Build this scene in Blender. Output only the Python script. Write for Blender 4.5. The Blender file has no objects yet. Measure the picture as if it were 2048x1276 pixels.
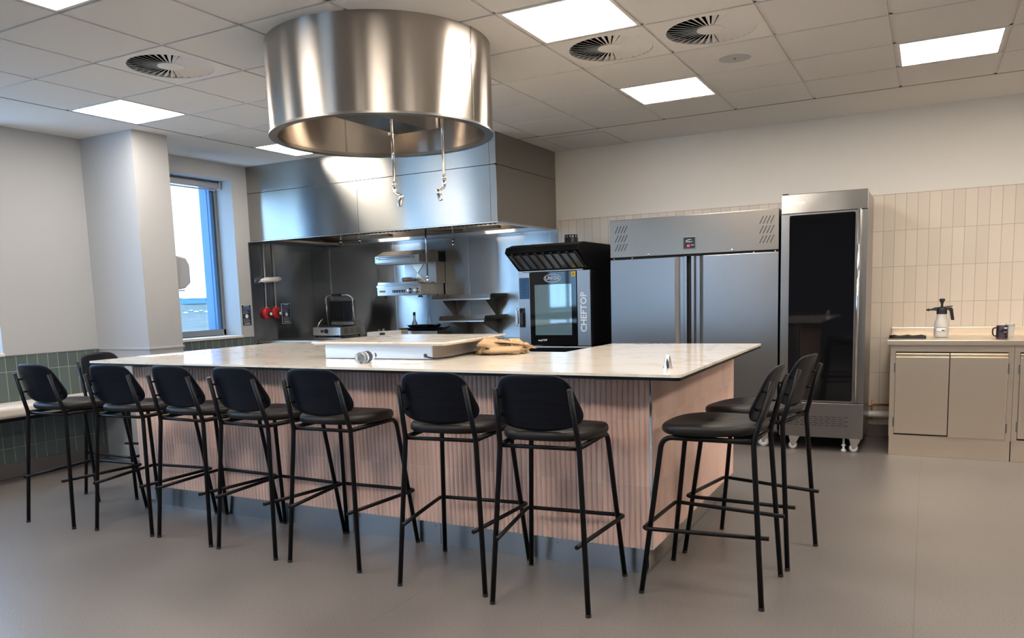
import bpy, bmesh, math, random
from mathutils import Vector, Matrix, noise as mnoise
random.seed(7)
C = bpy.context.scene.collection
SC = bpy.context.scene
PI = math.pi

# ------------------------------------------------------------------ camera, world, exposure
CAMZ = 1.335
yaw, pitch, roll = -0.4949, -0.1203, -0.0311
cy, sy, cp, sp = math.cos(yaw), math.sin(yaw), math.cos(pitch), math.sin(pitch)
fwd = Vector((sy*cp, cy*cp, sp)); rt = Vector((cy, -sy, 0)); up = rt.cross(fwd)
cr, sr = math.cos(roll), math.sin(roll)
R_ = cr*rt + sr*up; U_ = -sr*rt + cr*up
cam = bpy.data.cameras.new('camera'); camo = bpy.data.objects.new('camera', cam); C.objects.link(camo)
M = Matrix((R_, U_, -fwd)).transposed().to_4x4(); M.translation = Vector((0, 0, CAMZ))
camo.matrix_world = M
cam.sensor_width = 36; cam.lens = 1567.5/2048*36
cam.shift_x = 14.46/2048; cam.shift_y = 143.62/2048
cam.clip_start = 0.05; cam.clip_end = 3000
SC.camera = camo

SC.view_settings.view_transform = 'Standard'; SC.view_settings.look = 'None'
SC.view_settings.gamma = 1; SC.view_settings.use_curve_mapping = False
SC.view_settings.exposure = 1.08
LAMP = 13.0          # ceiling panel emission
w = bpy.data.worlds.new('sky'); SC.world = w; w.use_nodes = True
bgn = w.node_tree.nodes['Background']
bgn.inputs[0].default_value = (0.42, 0.68, 1.0, 1); bgn.inputs[1].default_value = 3.4

# ------------------------------------------------------------------ materials
def mat(name, col=(.8, .8, .8), rough=.5, metal=0, emit=None, es=1, trans=0, spec=None, coat=0, ior=None):
    m = bpy.data.materials.new(name); m.use_nodes = True
    b = m.node_tree.nodes['Principled BSDF']
    b.inputs['Base Color'].default_value = (*col, 1); b.inputs['Roughness'].default_value = rough
    b.inputs['Metallic'].default_value = metal
    if emit: b.inputs['Emission Color'].default_value = (*emit, 1); b.inputs['Emission Strength'].default_value = es
    if trans: b.inputs['Transmission Weight'].default_value = trans
    if spec is not None: b.inputs['Specular IOR Level'].default_value = spec
    if coat: b.inputs['Coat Weight'].default_value = coat; b.inputs['Coat Roughness'].default_value = .1
    if ior: b.inputs['IOR'].default_value = ior
    return m
def nd(m, t, **k):
    n = m.node_tree.nodes.new(t)
    for a, v in k.items(): setattr(n, a, v)
    return n
def lk(m, a, b): m.node_tree.links.new(a, b)
def bsdf(m): return m.node_tree.nodes['Principled BSDF']
def gpos(m):
    return nd(m, 'ShaderNodeNewGeometry').outputs['Position']
def mth(m, op, a, b=None, c=None):
    n = nd(m, 'ShaderNodeMath', operation=op)
    for i, v in enumerate((a, b, c)):
        if v is None: continue
        if isinstance(v, (int, float)): n.inputs[i].default_value = v
        else: lk(m, v, n.inputs[i])
    return n.outputs[0]
def noise_var(m, vec, scale, c1, c2, lo=.3, hi=.7, detail=4, target='Base Color', scl=None):
    if scl:
        mp = nd(m, 'ShaderNodeMapping'); mp.inputs['Scale'].default_value = scl; lk(m, vec, mp.inputs[0]); vec = mp.outputs[0]
    n = nd(m, 'ShaderNodeTexNoise'); n.inputs['Scale'].default_value = scale; n.inputs['Detail'].default_value = detail
    lk(m, vec, n.inputs['Vector'])
    r = nd(m, 'ShaderNodeValToRGB'); r.color_ramp.elements[0].position = lo; r.color_ramp.elements[1].position = hi
    r.color_ramp.elements[0].color = (*c1, 1); r.color_ramp.elements[1].color = (*c2, 1)
    lk(m, n.outputs['Fac'], r.inputs[0])
    if target: lk(m, r.outputs[0], bsdf(m).inputs[target])
    return r.outputs[0]
def steel(name, col=(.60, .575, .545), rough=.27, aniso=.75, vary=.05, wob=0.0):
    m = mat(name, col, rough, 1); vary = min(vary, .012)
    b = bsdf(m); b.inputs['Anisotropic'].default_value = aniso
    t = nd(m, 'ShaderNodeCombineXYZ'); t.inputs[0].default_value = .02; t.inputs[2].default_value = 1
    lk(m, t.outputs[0], b.inputs['Tangent'])
    p = gpos(m)
    mp = nd(m, 'ShaderNodeMapping'); mp.inputs['Scale'].default_value = (1.2, 1.2, 60); lk(m, p, mp.inputs[0])
    n = nd(m, 'ShaderNodeTexNoise'); n.inputs['Scale'].default_value = 3; n.inputs['Detail'].default_value = 5; lk(m, mp.outputs[0], n.inputs[0])
    r = mth(m, 'MULTIPLY_ADD', n.outputs['Fac'], vary*2, rough-vary); lk(m, r, b.inputs['Roughness'])
    if wob:
        n2 = nd(m, 'ShaderNodeTexNoise'); n2.inputs['Scale'].default_value = 2.2; n2.inputs['Detail'].default_value = 1; lk(m, p, n2.inputs[0])
        bp = nd(m, 'ShaderNodeBump'); bp.inputs['Strength'].default_value = 1; bp.inputs['Distance'].default_value = wob
        lk(m, n2.outputs['Fac'], bp.inputs['Height']); lk(m, bp.outputs[0], b.inputs['Normal'])
    return m
def tilemat(name, tile, grout, axis, pitch, u0, row, z0, g=.0035, rough=.25, vary=.06, w_off=0):
    """tiles upright: horizontal pitch along axis ('X' or 'Y'), row height in Z"""
    m = mat(name, tile, rough)
    p = gpos(m); s = nd(m, 'ShaderNodeSeparateXYZ'); lk(m, p, s.inputs[0])
    u = mth(m, 'DIVIDE', mth(m, 'SUBTRACT', s.outputs[axis], u0), pitch); v = mth(m, 'DIVIDE', mth(m, 'SUBTRACT', s.outputs['Z'], z0), row)
    def edge(q, per):
        f = mth(m, 'FRACT', q); d = mth(m, 'ABSOLUTE', mth(m, 'SUBTRACT', f, .5))
        return mth(m, 'GREATER_THAN', d, .5-g/2/per)
    e = mth(m, 'MAXIMUM', edge(u, pitch), edge(v, row))
    cv = nd(m, 'ShaderNodeCombineXYZ'); lk(m, mth(m, 'FLOOR', u), cv.inputs[0]); lk(m, mth(m, 'FLOOR', v), cv.inputs[1])
    wn = nd(m, 'ShaderNodeTexWhiteNoise'); lk(m, cv.outputs[0], wn.inputs[0])
    hs = nd(m, 'ShaderNodeHueSaturation'); hs.inputs['Color'].default_value = (*tile, 1)
    lk(m, mth(m, 'MULTIPLY_ADD', wn.outputs['Value'], vary*2, 1-vary), hs.inputs['Value'])
    mx = nd(m, 'ShaderNodeMix', data_type='RGBA'); lk(m, e, mx.inputs[0]); lk(m, hs.outputs[0], mx.inputs[6]); mx.inputs[7].default_value = (*grout, 1)
    lk(m, mx.outputs[2], bsdf(m).inputs['Base Color'])
    lk(m, mth(m, 'MULTIPLY_ADD', e, .5, rough), bsdf(m).inputs['Roughness'])
    bp = nd(m, 'ShaderNodeBump'); bp.inputs['Strength'].default_value = .5; bp.inputs['Distance'].default_value = .002; bp.invert = True
    lk(m, e, bp.inputs['Height']); lk(m, bp.outputs[0], bsdf(m).inputs['Normal'])
    return m

M_STEEL = steel('brushed_steel', rough=.30)
M_PANEL = steel('wall_panel_steel', (.42, .43, .43), .22, 1, .04, .004)
M_HOOD = steel('hood_steel', (.41, .41, .39), .26, 1, .03, .004)
M_CYL = steel('drum_steel', (.43, .395, .355), .29, 1, .03)
M_FRIDGE = steel('fridge_steel', (.30, .295, .295), .30, .35, .04, .003)
M_WORK = steel('worktop_steel', (.90, .79, .65), .315, .1, .06, .005)
M_KICK = steel('kickplate_steel', (.42, .42, .42), .30, .5, .02)
M_CHROME = mat('chrome', (.75, .74, .72), .12, 1)
M_DKSTEEL = steel('dark_steel', (.25, .24, .22), .35, .4)
M_BLKMET = mat('black_powder_coat', (.004, .004, .005), .40, 0, spec=.2)
M_BLACK = mat('black_plastic', (.01, .01, .011), .4)
M_DKGLASS = mat('black_glass', (.004, .004, .005), .04, spec=.5)
M_WHITE = mat('white_paint', (.72, .70, .67), .6)
M_WHITEP = mat('white_plastic', (.80, .80, .80), .35)
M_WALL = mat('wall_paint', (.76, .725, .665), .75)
M_WALL_DIM = mat('wall_paint_dimmed', (.42, .43, .44), .7)  # same paint as the back wall, colour darkened to offset nearby lamp light
M_CEIL = mat('ceiling_tile', (.68, .665, .64), .85)
M_CEILG = mat('ceiling_grid', (.66, .64, .61), .6)
M_VOID = mat('dark_void', (.02, .02, .02), .9)
M_RED = mat('red_plastic', (.42, .012, .02), .35)
M_CLOTH = mat('tan_cloth', (.46, .32, .18), .9)
M_PAPER = mat('paper', (.8, .8, .82), .7)
M_BLUEAL = mat('blue_frame', (.06, .17, .36), .4)
M_GREYAL = mat('grey_frame', (.17, .19, .20), .4)
M_SKIRT = mat('black_skirting', (.018, .018, .02), .5)
M_COPPER = mat('copper', (.55, .28, .18), .3, 1)
M_YELLOW = mat('yellow_sticker', (.75, .5, .02), .5)
M_SCREEN = mat('touch_screen', (.04, .12, .25), .1)
M_NAVY = mat('navy_print', (.02, .03, .07), .5)
M_WPRINT = mat('white_print', (.72, .74, .76), .5)
M_BPRINT = mat('blue_print', (.10, .22, .45), .5)
M_REDLED = mat('red_digits', (.5, .02, .05), .4, emit=(1, .05, .12), es=1.5)
M_LAMP = mat('lamp_diffuser', (.9, .9, .9), .5, emit=(1, .895, .785), es=LAMP)
M_HOODLAMP = mat('hood_lamp', (.9, .9, .9), .5, emit=(1, .84, .66), es=70)
M_TUBE = mat('canopy_tube', (.9, .9, .9), .5, emit=(1, .88, .72), es=8)
M_CLEAR = mat('clear_plastic', (.9, .93, .95), .05, trans=.9, ior=1.2)
M_GREYPL = mat('grey_plastic', (.42, .42, .43), .5)
M_CREAM = mat('cream_upholstery', (.62, .56, .50), .6)
M_MILK = mat('milky_plastic', (.62, .62, .58), .35, trans=.15)
M_MUG = mat('plum_glaze', (.014, .007, .018), .2)
M_OVENIN = steel('oven_interior', (.14, .19, .21), .35, .2)

M_LEATHER = mat('seat_leather', (.010, .0085, .008), .45, spec=.3)
noise_bump = lambda m, sc, d: (lambda n, b: (n.inputs.__getitem__('Scale').__setattr__('default_value', sc), lk(m, gpos(m), n.inputs[0]),
    b.inputs['Distance'].__setattr__('default_value', d), lk(m, n.outputs['Fac'], b.inputs['Height']), lk(m, b.outputs[0], bsdf(m).inputs['Normal'])))(nd(m, 'ShaderNodeTexNoise'), nd(m, 'ShaderNodeBump'))
noise_bump(M_LEATHER, 300, .0004)
M_PLY = mat('black_stained_ash', (.012, .016, .024), .40, spec=.22)
noise_var(M_PLY, gpos(M_PLY), 6, (.0015, .0025, .006), (.005, .008, .015), .35, .7, 6, scl=(1, 1, 26))
# floor
M_FLOOR = mat('vinyl_floor', (.2, .19, .18), .36)
def build_floor():
    m = M_FLOOR; p = gpos(m); s = nd(m, 'ShaderNodeSeparateXYZ'); lk(m, p, s.inputs[0])
    a = noise_var(m, p, .9, (.128, .115, .111), (.150, .136, .130), .35, .65, 3, target=None)
    n = nd(m, 'ShaderNodeTexNoise'); n.inputs['Scale'].default_value = 140; n.inputs['Detail'].default_value = 8; lk(m, p, n.inputs[0])
    r = nd(m, 'ShaderNodeValToRGB'); r.color_ramp.elements[0].position = .36; r.color_ramp.elements[0].color = (.84, .84, .84, 1)
    r.color_ramp.elements[1].position = .70; r.color_ramp.elements[1].color = (1.25, 1.24, 1.22, 1); lk(m, n.outputs['Fac'], r.inputs[0])
    mu = nd(m, 'ShaderNodeMix', data_type='RGBA', blend_type='MULTIPLY'); mu.inputs[0].default_value = 1
    lk(m, a, mu.inputs[6]); lk(m, r.outputs[0], mu.inputs[7])
    # seams between the vinyl sheets, two metres apart
    f = mth(m, 'FRACT', mth(m, 'DIVIDE', mth(m, 'ADD', s.outputs['X'], 20.012), 2.0))
    d = mth(m, 'MULTIPLY', mth(m, 'ABSOLUTE', mth(m, 'SUBTRACT', f, 0.0)), 2.0)
    e = mth(m, 'LESS_THAN', d, .005)
    mx = nd(m, 'ShaderNodeMix', data_type='RGBA'); lk(m, e, mx.inputs[0]); lk(m, mu.outputs[2], mx.inputs[6]); mx.inputs[7].default_value = (.10, .095, .09, 1)
    lk(m, mx.outputs[2], bsdf(m).inputs['Base Color'])
    bp = nd(m, 'ShaderNodeBump'); bp.inputs['Distance'].default_value = .0015; bp.inputs['Strength'].default_value = .5
    lk(m, n.outputs['Fac'], bp.inputs['Height']); lk(m, bp.outputs[0], bsdf(m).inputs['Normal'])
build_floor()
# marble
def marble(name):
    m = mat(name, (.7, .66, .6), .12); p = gpos(m)
    mp = nd(m, 'ShaderNodeMapping'); mp.inputs['Rotation'].default_value = (0, 0, .5); mp.inputs['Scale'].default_value = (1, 1.6, 1); lk(m, p, mp.inputs[0])
    n = nd(m, 'ShaderNodeTexNoise'); n.inputs['Scale'].default_value = 1.6; n.inputs['Detail'].default_value = 7; n.inputs['Distortion'].default_value = 1.3; lk(m, mp.outputs[0], n.inputs[0])
    d = mth(m, 'ABSOLUTE', mth(m, 'SUBTRACT', n.outputs['Fac'], .5))
    r = nd(m, 'ShaderNodeValToRGB'); e = r.color_ramp.elements
    e[0].position = 0; e[0].color = (.62, .56, .48, 1); e[1].position = .035; e[1].color = (.76, .70, .62, 1)
    x = e.new(.012); x.color = (.69, .63, .55, 1)
    lk(m, d, r.inputs[0]); lk(m, r.outputs[0], bsdf(m).inputs['Base Color'])
    return m
M_MARBLE = marble('marble_top')
M_PINKF = tilemat('pink_tile_front', (.80, .56, .47), (.80, .68, .62), 'X', .0813, -1.11, .3065, .125, g=.003, rough=.35, vary=.07)
M_PINKS = tilemat('pink_tile_side', (.80, .56, .47), (.80, .68, .62), 'Y', .0813, 3.47, .3065, .125, g=.003, rough=.35, vary=.07)
M_TILEB = tilemat('cream_wall_tile', (.68, .60, .51), (.40, .34, .28), 'X', .0862, -.435, .305, .261, rough=.3, vary=.05)
M_TILEL = tilemat('green_wall_tile', (.095, .128, .125), (.36, .37, .31), 'Y', .0865, 3.612, .307, .240, rough=.22, vary=.12)

# ------------------------------------------------------------------ mesh helpers
class MB:
    def __init__(s): s.bm = bmesh.new(); s.smooth_faces = []
    def box(s, x0, x1, y0, y1, z0, z1, bev=0, seg=2, mtx=None):
        b = bmesh.new(); bmesh.ops.create_cube(b, size=1)
        for v in b.verts: v.co = Vector(((x0+x1)/2+v.co.x*(x1-x0), (y0+y1)/2+v.co.y*(y1-y0), (z0+z1)/2+v.co.z*(z1-z0)))
        if bev: bmesh.ops.bevel(b, geom=b.edges[:], offset=bev, segments=seg, affect='EDGES', profile=.5)
        return s.merge(b, mtx, smooth=False)
    def merge(s, b, mtx=None, smooth=False):
        if mtx is not None: bmesh.ops.transform(b, matrix=mtx, verts=b.verts)
        me = bpy.data.meshes.new('t'); b.to_mesh(me); b.free()
        n0 = len(s.bm.faces); s.bm.from_mesh(me); bpy.data.meshes.remove(me)
        s.bm.faces.ensure_lookup_table()
        if smooth:
            for f in s.bm.faces[n0:]: f.smooth = True
        return s
    def loft(s, rings, closed=True, caps=True, smooth=True):
        """rings: list of point lists, closed=ring wraps"""
        b = bmesh.new(); vs = [[b.verts.new(p) for p in r] for r in rings]; n = len(vs[0])
        for a, c in zip(vs[:-1], vs[1:]):
            for i in range(n if closed else n-1):
                j = (i+1) % n
                try: f = b.faces.new((a[i], a[j], c[j], c[i])); f.smooth = smooth
                except ValueError: pass
        if caps:
            try: b.faces.new(vs[0][::-1])
            except ValueError: pass
            try: b.faces.new(vs[-1])
            except ValueError: pass
        bmesh.ops.remove_doubles(b, verts=b.verts, dist=1e-6)
        bmesh.ops.recalc_face_normals(b, faces=b.faces)
        return s.merge(b)
    def tube(s, pts, r, n=12, fillet=0, fs=6, caps=True):
        P = [Vector(p) for p in pts]
        if fillet:
            Q = [P[0]]
            for a, b_, c in zip(P[:-2], P[1:-1], P[2:]):
                d1 = (a-b_); d2 = (c-b_); f = min(fillet, d1.length*.48, d2.length*.48)
                p0 = b_+d1.normalized()*f; p2 = b_+d2.normalized()*f
                for k in range(fs+1):
                    t = k/fs; Q.append(p0*(1-t)**2 + b_*2*t*(1-t) + p2*t*t)
            Q.append(P[-1]); P = Q
        rad = r if isinstance(r, (list, tuple)) else [r]*len(P)
        tang = []
        for i in range(len(P)):
            t = (P[min(i+1, len(P)-1)]-P[max(i-1, 0)]); tang.append(t.normalized() if t.length > 1e-9 else Vector((0, 0, 1)))
        ref = Vector((0, 0, 1)) if abs(tang[0].z) < .9 else Vector((1, 0, 0))
        nrm = (ref - tang[0]*ref.dot(tang[0])).normalized(); rings = []
        for i, p in enumerate(P):
            nrm = (nrm - tang[i]*nrm.dot(tang[i])).normalized(); bn = tang[i].cross(nrm)
            rings.append([p+(nrm*math.cos(2*PI*k/n)+bn*math.sin(2*PI*k/n))*rad[i] for k in range(n)])
        return s.loft(rings, caps=caps)
    def lathe(s, prof, n=32, mtx=None, caps=True):
        """prof: (r,z) list"""
        m = mtx or Matrix()
        rings = [[m @ Vector((max(r, 1e-5)*math.cos(2*PI*k/n), max(r, 1e-5)*math.sin(2*PI*k/n), z)) for k in range(n)] for r, z in prof]
        cuts = [0]                       # break the smooth surface at sharp corners of the profile
        for i in range(1, len(prof)-1):
            a = Vector((prof[i][0]-prof[i-1][0], prof[i][1]-prof[i-1][1])); b = Vector((prof[i+1][0]-prof[i][0], prof[i+1][1]-prof[i][1]))
            if a.length > 1e-9 and b.length > 1e-9 and a.angle(b) > .9: cuts.append(i)
        cuts.append(len(prof)-1)
        for a, b in zip(cuts[:-1], cuts[1:]): s.loft(rings[a:b+1], caps=False)
        if caps:
            for q in (0, -1):
                if prof[q][0] > 1e-4: s.bm.faces.new([s.bm.verts.new(p) for p in (rings[q] if q else rings[q][::-1])])
        return s
    def cyl(s, a, b, r, n=20): return s.tube([a, b], r, n)
    def prism(s, poly, axis, a0, a1, bev=0):
        """poly of 2D points; axis 'X': (y,z), 'Y': (x,z), 'Z': (x,y)"""
        f = {'X': lambda p, t: (t, p[0], p[1]), 'Y': lambda p, t: (p[0], t, p[1]), 'Z': lambda p, t: (p[0], p[1], t)}[axis]
        b = bmesh.new(); A = [b.verts.new(f(p, a0)) for p in poly]; B = [b.verts.new(f(p, a1)) for p in poly]; n = len(poly)
        for i in range(n): b.faces.new((A[i], A[(i+1) % n], B[(i+1) % n], B[i]))
        b.faces.new(A[::-1]); b.faces.new(B); bmesh.ops.recalc_face_normals(b, faces=b.faces)
        if bev: bmesh.ops.bevel(b, geom=b.edges[:], offset=bev, segments=2, affect='EDGES', profile=.5)
        return s.merge(b)
    def quad(s, *p):
        s.bm.faces.new([s.bm.verts.new(q) for q in p]); return s
    def build(s, name, m, parent=None, auto=False):
        me = bpy.data.meshes.new(name); s.bm.to_mesh(me); s.bm.free()
        me.materials.append(m); o = bpy.data.objects.new(name, me); C.objects.link(o)
        if parent is not None: o.parent = parent; o.matrix_parent_inverse = parent.matrix_world.inverted()
        return o
def tag(o, label=None, cat=None, group=None, kind=None):
    if label: o['label'] = label
    if cat: o['category'] = cat
    if group: o['group'] = group
    if kind: o['kind'] = kind
    return o
def empty(name, loc, label, cat, group=None, rz=0):
    o = bpy.data.objects.new(name, None); C.objects.link(o); o.location = loc; o.rotation_euler = (0, 0, rz); o.empty_display_size = .05
    o.matrix_world = Matrix.Translation(loc) @ Matrix.Rotation(rz, 4, 'Z')
    return tag(o, label, cat, group)
def struct(o): o['kind'] = 'structure'; return o
def copy_tree(o, parent=None):
    c = o.copy(); C.objects.link(c)
    if parent is not None:
        c.parent = parent; c.matrix_parent_inverse = o.matrix_parent_inverse.copy()
    for ch in list(o.children): copy_tree(ch, c)
    return c
def place(o, loc, rz=0):
    o.location = loc; o.rotation_euler = (0, 0, rz)
def text_mesh(txt, size, m, name, parent, loc, rot=(PI/2, 0, 0), depth=.0008, align='CENTER', sx=1, bold=0):
    cu = bpy.data.curves.new('t', 'FONT'); cu.body = txt; cu.size = size; cu.extrude = depth; cu.align_x = align; cu.align_y = 'CENTER'; cu.offset = bold; cu.resolution_u = 2
    to = bpy.data.objects.new('t', cu); C.objects.link(to)
    bpy.context.view_layer.update()
    me = bpy.data.meshes.new_from_object(to.evaluated_get(bpy.context.evaluated_depsgraph_get()))
    bpy.data.objects.remove(to); bpy.data.curves.remove(cu)
    from mathutils import Euler
    me.transform(Matrix.Translation(loc) @ Euler(rot).to_matrix().to_4x4() @ Matrix.Diagonal((sx, 1, 1, 1)))
    me.materials.clear(); me.materials.append(m); me.name = name
    o = bpy.data.objects.new(name, me); C.objects.link(o)
    if parent is not None: o.parent = parent; o.matrix_parent_inverse = parent.matrix_world.inverted()
    return o

# ------------------------------------------------------------------ room shell
H = 2.789; XL = -6.48; XR = 3.6; YB = 7.585; YN = -5.2
struct(MB().box(XL-.4, XR+.2, YN-.2, YB+.2, -.25, 0).build('floor', M_FLOOR))
# back wall: painted slab, tile cladding, skirting
struct(MB().box(XL-.4, XR+.2, YB, YB+.2, 0, H+.3).build('wall_back', M_WALL))
struct(MB().box(-3.40, XR, YB-.012, YB, .11, 2.097).build('trim_1', M_TILEB))
struct(MB().box(-3.40, XR, YB-.02, YB, 0, .11, .004).build('baseboard_back', M_FLOOR))
struct(MB().box(XR, XR+.2, YN-.2, YB, 0, H+.3).build('wall_right', M_WALL))
struct(MB().box(XL-.4, -6.1, YN-.2, YN, 0, H+.3).box(-6.1, -3.9, YN-.2, YN, 0, 1.0).box(-6.1, -3.9, YN-.2, YN, 2.63, H+.3).box(-3.9, XR+.2, YN-.2, YN, 0, H+.3).build('wall_near', mat('near_wall_dimmed', (.16, .155, .15), .7)))  # unseen wall, colour darkened to dim its reflection in the fridge door
wn = bpy.data.objects.new('window_4', None); C.objects.link(wn); struct(wn)
MB().box(-6.1, -3.9, YN-.15, YN-.09, 1.0, 1.06).box(-6.1, -3.9, YN-.15, YN-.09, 2.57, 2.63).box(-6.1, -6.04, YN-.15, YN-.09, 1.0, 2.63).box(-3.96, -3.9, YN-.15, YN-.09, 1.0, 2.63).box(-5.03, -4.97, YN-.15, YN-.09, 1.0, 2.63).build('window_frame', M_GREYAL, wn)
_L = bpy.data.lights.new('daylight_portal', 'AREA'); _L.shape = 'RECTANGLE'; _L.size = 2.2; _L.size_y = 1.63; _L.cycles.is_portal = True
_o = bpy.data.objects.new('daylight_portal', _L); C.objects.link(_o); _o.location = (-5.0, YN-.19, 1.815); _o.rotation_euler = (PI/2, 0, 0)
# left wall with window openings
WINS = [(4.95, 6.10), (.45, 3.61), (-3.4, -.5)]
Z0, Z1 = 1.0, 2.63; XO = XL-.40
b = MB(); ys = YN
for (a, c) in sorted(WINS):
    b.box(XO, XL, ys, a, 0, H+.3); b.box(XO, XL, a, c, 0, Z0); b.box(XO, XL, a, c, Z1, H+.3); ys = c
b.box(XO, XL, ys, YB, 0, H+.3)
struct(b.build('wall_left', M_WALL_DIM))
struct(MB().box(XL, -5.80, 4.43, 4.775, 0, H+.1).build('wall_column', M_WALL_DIM))
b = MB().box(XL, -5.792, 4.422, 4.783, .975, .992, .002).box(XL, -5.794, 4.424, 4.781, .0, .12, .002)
struct(b.build('trim_2', M_WALL_DIM))
struct(MB().box(XL, XL+.012, YN, 4.43, .12, .978).box(XL, XL+.012, 4.775, 6.27, .12, .978).build('trim_3', M_TILEL))
struct(MB().box(XL, XL+.022, YN, 4.43, 0, .12, .004).box(XL, XL+.022, 4.775, 6.27, 0, .12, .004).build('baseboard_left', M_FLOOR))
struct(MB().box(XL, XL+.016, 3.61, 4.43, .978, .984).box(XL, XL+.016, 6.10, 6.27, .978, .982).build('trim_4', M_GREYAL))
def window(n, y0, y1, frame_w=.055):
    xf = XL-.235
    struct_o = bpy.data.objects.new('window_%d' % n, None); C.objects.link(struct_o); struct(struct_o)
    f = MB()
    for (a, c, d, e) in ((y0, y1, Z0+.01, Z0+.075), (y0, y1, Z1-.06, Z1), (y0, y0+frame_w, Z0, Z1), (y1-.035, y1, Z0, Z1)):
        f.box(xf-.05, xf+.005, a, c, d, e, .004)
    f.build('window_frame', M_GREYAL, struct_o)
    # blue aluminium lining outside the pane
    f = MB().box(xf-.16, xf-.05, y1-.09, y1, Z0, Z1).box(xf-.16, xf-.05, y0, y0+.09, Z0, Z1).box(xf-.16, xf-.05, y0, y1, Z0, Z0+.03)
    f.box(xf-.05, xf-.012, y1-.085, y1-.045, Z0+.03, Z1, .003)
    f.build('outer_frame', M_BLUEAL, struct_o)
    if y1-y0 > 1.5:
        MB().box(xf-.05, xf+.004, (y0+y1)/2-.04, (y0+y1)/2+.04, Z0, Z1).build('mullion', M_GREYAL, struct_o)
    g = bpy.data.materials.get('window_glass')
    if not g:
        g = bpy.data.materials.new('window_glass'); g.use_nodes = True; nt = g.node_tree; nt.nodes.clear()
        o_ = nt.nodes.new('ShaderNodeOutputMaterial'); t = nt.nodes.new('ShaderNodeBsdfTransparent'); gl = nt.nodes.new('ShaderNodeBsdfGlossy')
        t.inputs[0].default_value = (.93, .97, 1, 1); gl.inputs['Roughness'].default_value = .02
        mx = nt.nodes.new('ShaderNodeMixShader'); mx.inputs[0].default_value = .06
        nt.links.new(t.outputs[0], mx.inputs[1]); nt.links.new(gl.outputs[0], mx.inputs[2]); nt.links.new(mx.outputs[0], o_.inputs[0])
    MB().box(xf-.03, xf-.024, y0+.02, y1-.02, Z0+.03, Z1-.03).build('pane', g, struct_o)
    MB().box(xf, XL+.022, y0, y1, Z0-.02, Z0+.005, .003).build('window_sill', M_WHITE, struct_o)
    # roller blind cassette
    bl = empty('roller_blind', (xf+.05, (y0+y1)/2, Z1-.05), 'blue-grey roller blind cassette rolled up at the top of the ' + ['', 'window beyond the column', 'window left of the column', 'window behind the camera'][n], 'blind', 'rolled up window blinds')
    MB().cyl((xf+.05, y0+.02, Z1-.045), (xf+.05, y1-.03, Z1-.045), .034, 24).build('blind_roll', M_GREYPL, bl)
    for ye in (y1-.03, y0+.012): MB().box(xf+.012, xf+.09, ye, ye+.018, Z1-.09, Z1-.002, .004).build('end_cap', M_GREYPL, bl)
    MB().box(xf+.02, xf+.04, y0+.03, y1-.04, Z1-.098, Z1-.084, .002).build('bottom_bar', M_GREYPL, bl)
    # daylight portal in the opening
    L = bpy.data.lights.new('daylight_portal', 'AREA'); L.shape = 'RECTANGLE'; L.size = Z1-Z0; L.size_y = y1-y0; L.cycles.is_portal = True
    lo = bpy.data.objects.new('daylight_portal', L); C.objects.link(lo); lo.location = (xf-.2, (y0+y1)/2, (Z0+Z1)/2); lo.rotation_euler = (0, -PI/2, 0)
for i, (a, c) in enumerate(WINS): window(i+1, a, c)

# ceiling: plasterboard margin + lay-in grid
GX, GY, P = -2.0214, 6.766, .6
I0, I1, J0, J1 = -6, 9, -18, 0
DX, DY = -2.87, 3.90
lights = [(-6, -5), (-3, -8), (-6, -2), (0, -5), (0, -2), (3, -2), (-6, -8), (0, -8), (3, -8), (3, -5), (6, -2), (6, -5), (6, -8),
          (-6, -11), (-3, -11), (0, -11), (3, -11), (6, -11)]
vents = [(-4, -6), (0, -4), (1, -4)]
gx0, gx1, gy0, gy1 = GX+I0*P, GX+I1*P, GY+J0*P, GY+J1*P
gx1 = min(gx1, XR); gy0 = max(gy0, YN)
b = MB()
for (x0, x1, y0, y1) in ((XL-.4, gx0, YN-.2, YB+.2), (gx0, XR+.2, gy1, YB+.2)):
    b.box(x0, x1, y0, y1, H, H+.06)
b.box(XL-.4, XR+.2, YN-.2, YB+.2, H+.25, H+.3)
for i in range(I0, I1):
    for j in range(J0, J1):
        x0, y0 = GX+i*P, GY+j*P
        if (i, j) in lights or (i, j) in vents or x0+P > XR+.3 or y0 < YN-.5: continue
        if max(math.hypot(x0+a-DX, y0+b_-DY) for a in (0, P) for b_ in (0, P)) < .60: continue
        b.box(x0+.010, x0+P-.010, y0+.010, y0+P-.010, H, H+.012)
struct(b.build('ceiling', M_CEIL))
b = MB()
for i in range(I0, I1+1): b.box(GX+i*P-.012, GX+i*P+.012, gy0, gy1, H+.007, H+.035)
for j in range(J0, J1+1):
    if GY+j*P > YN: b.box(gx0, gx1, GY+j*P-.012, GY+j*P+.012, H+.007, H+.035)
struct(b.build('trim_5', M_CEILG))
struct(MB().box(gx0-.004, gx0+.004, gy0, gy1, H-.001, H+.01).box(gx0, gx1, gy1-.004, gy1+.004, H-.001, H+.01).build('trim_6', mat('shadow_gap', (.16, .15, .14), .8)))

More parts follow.
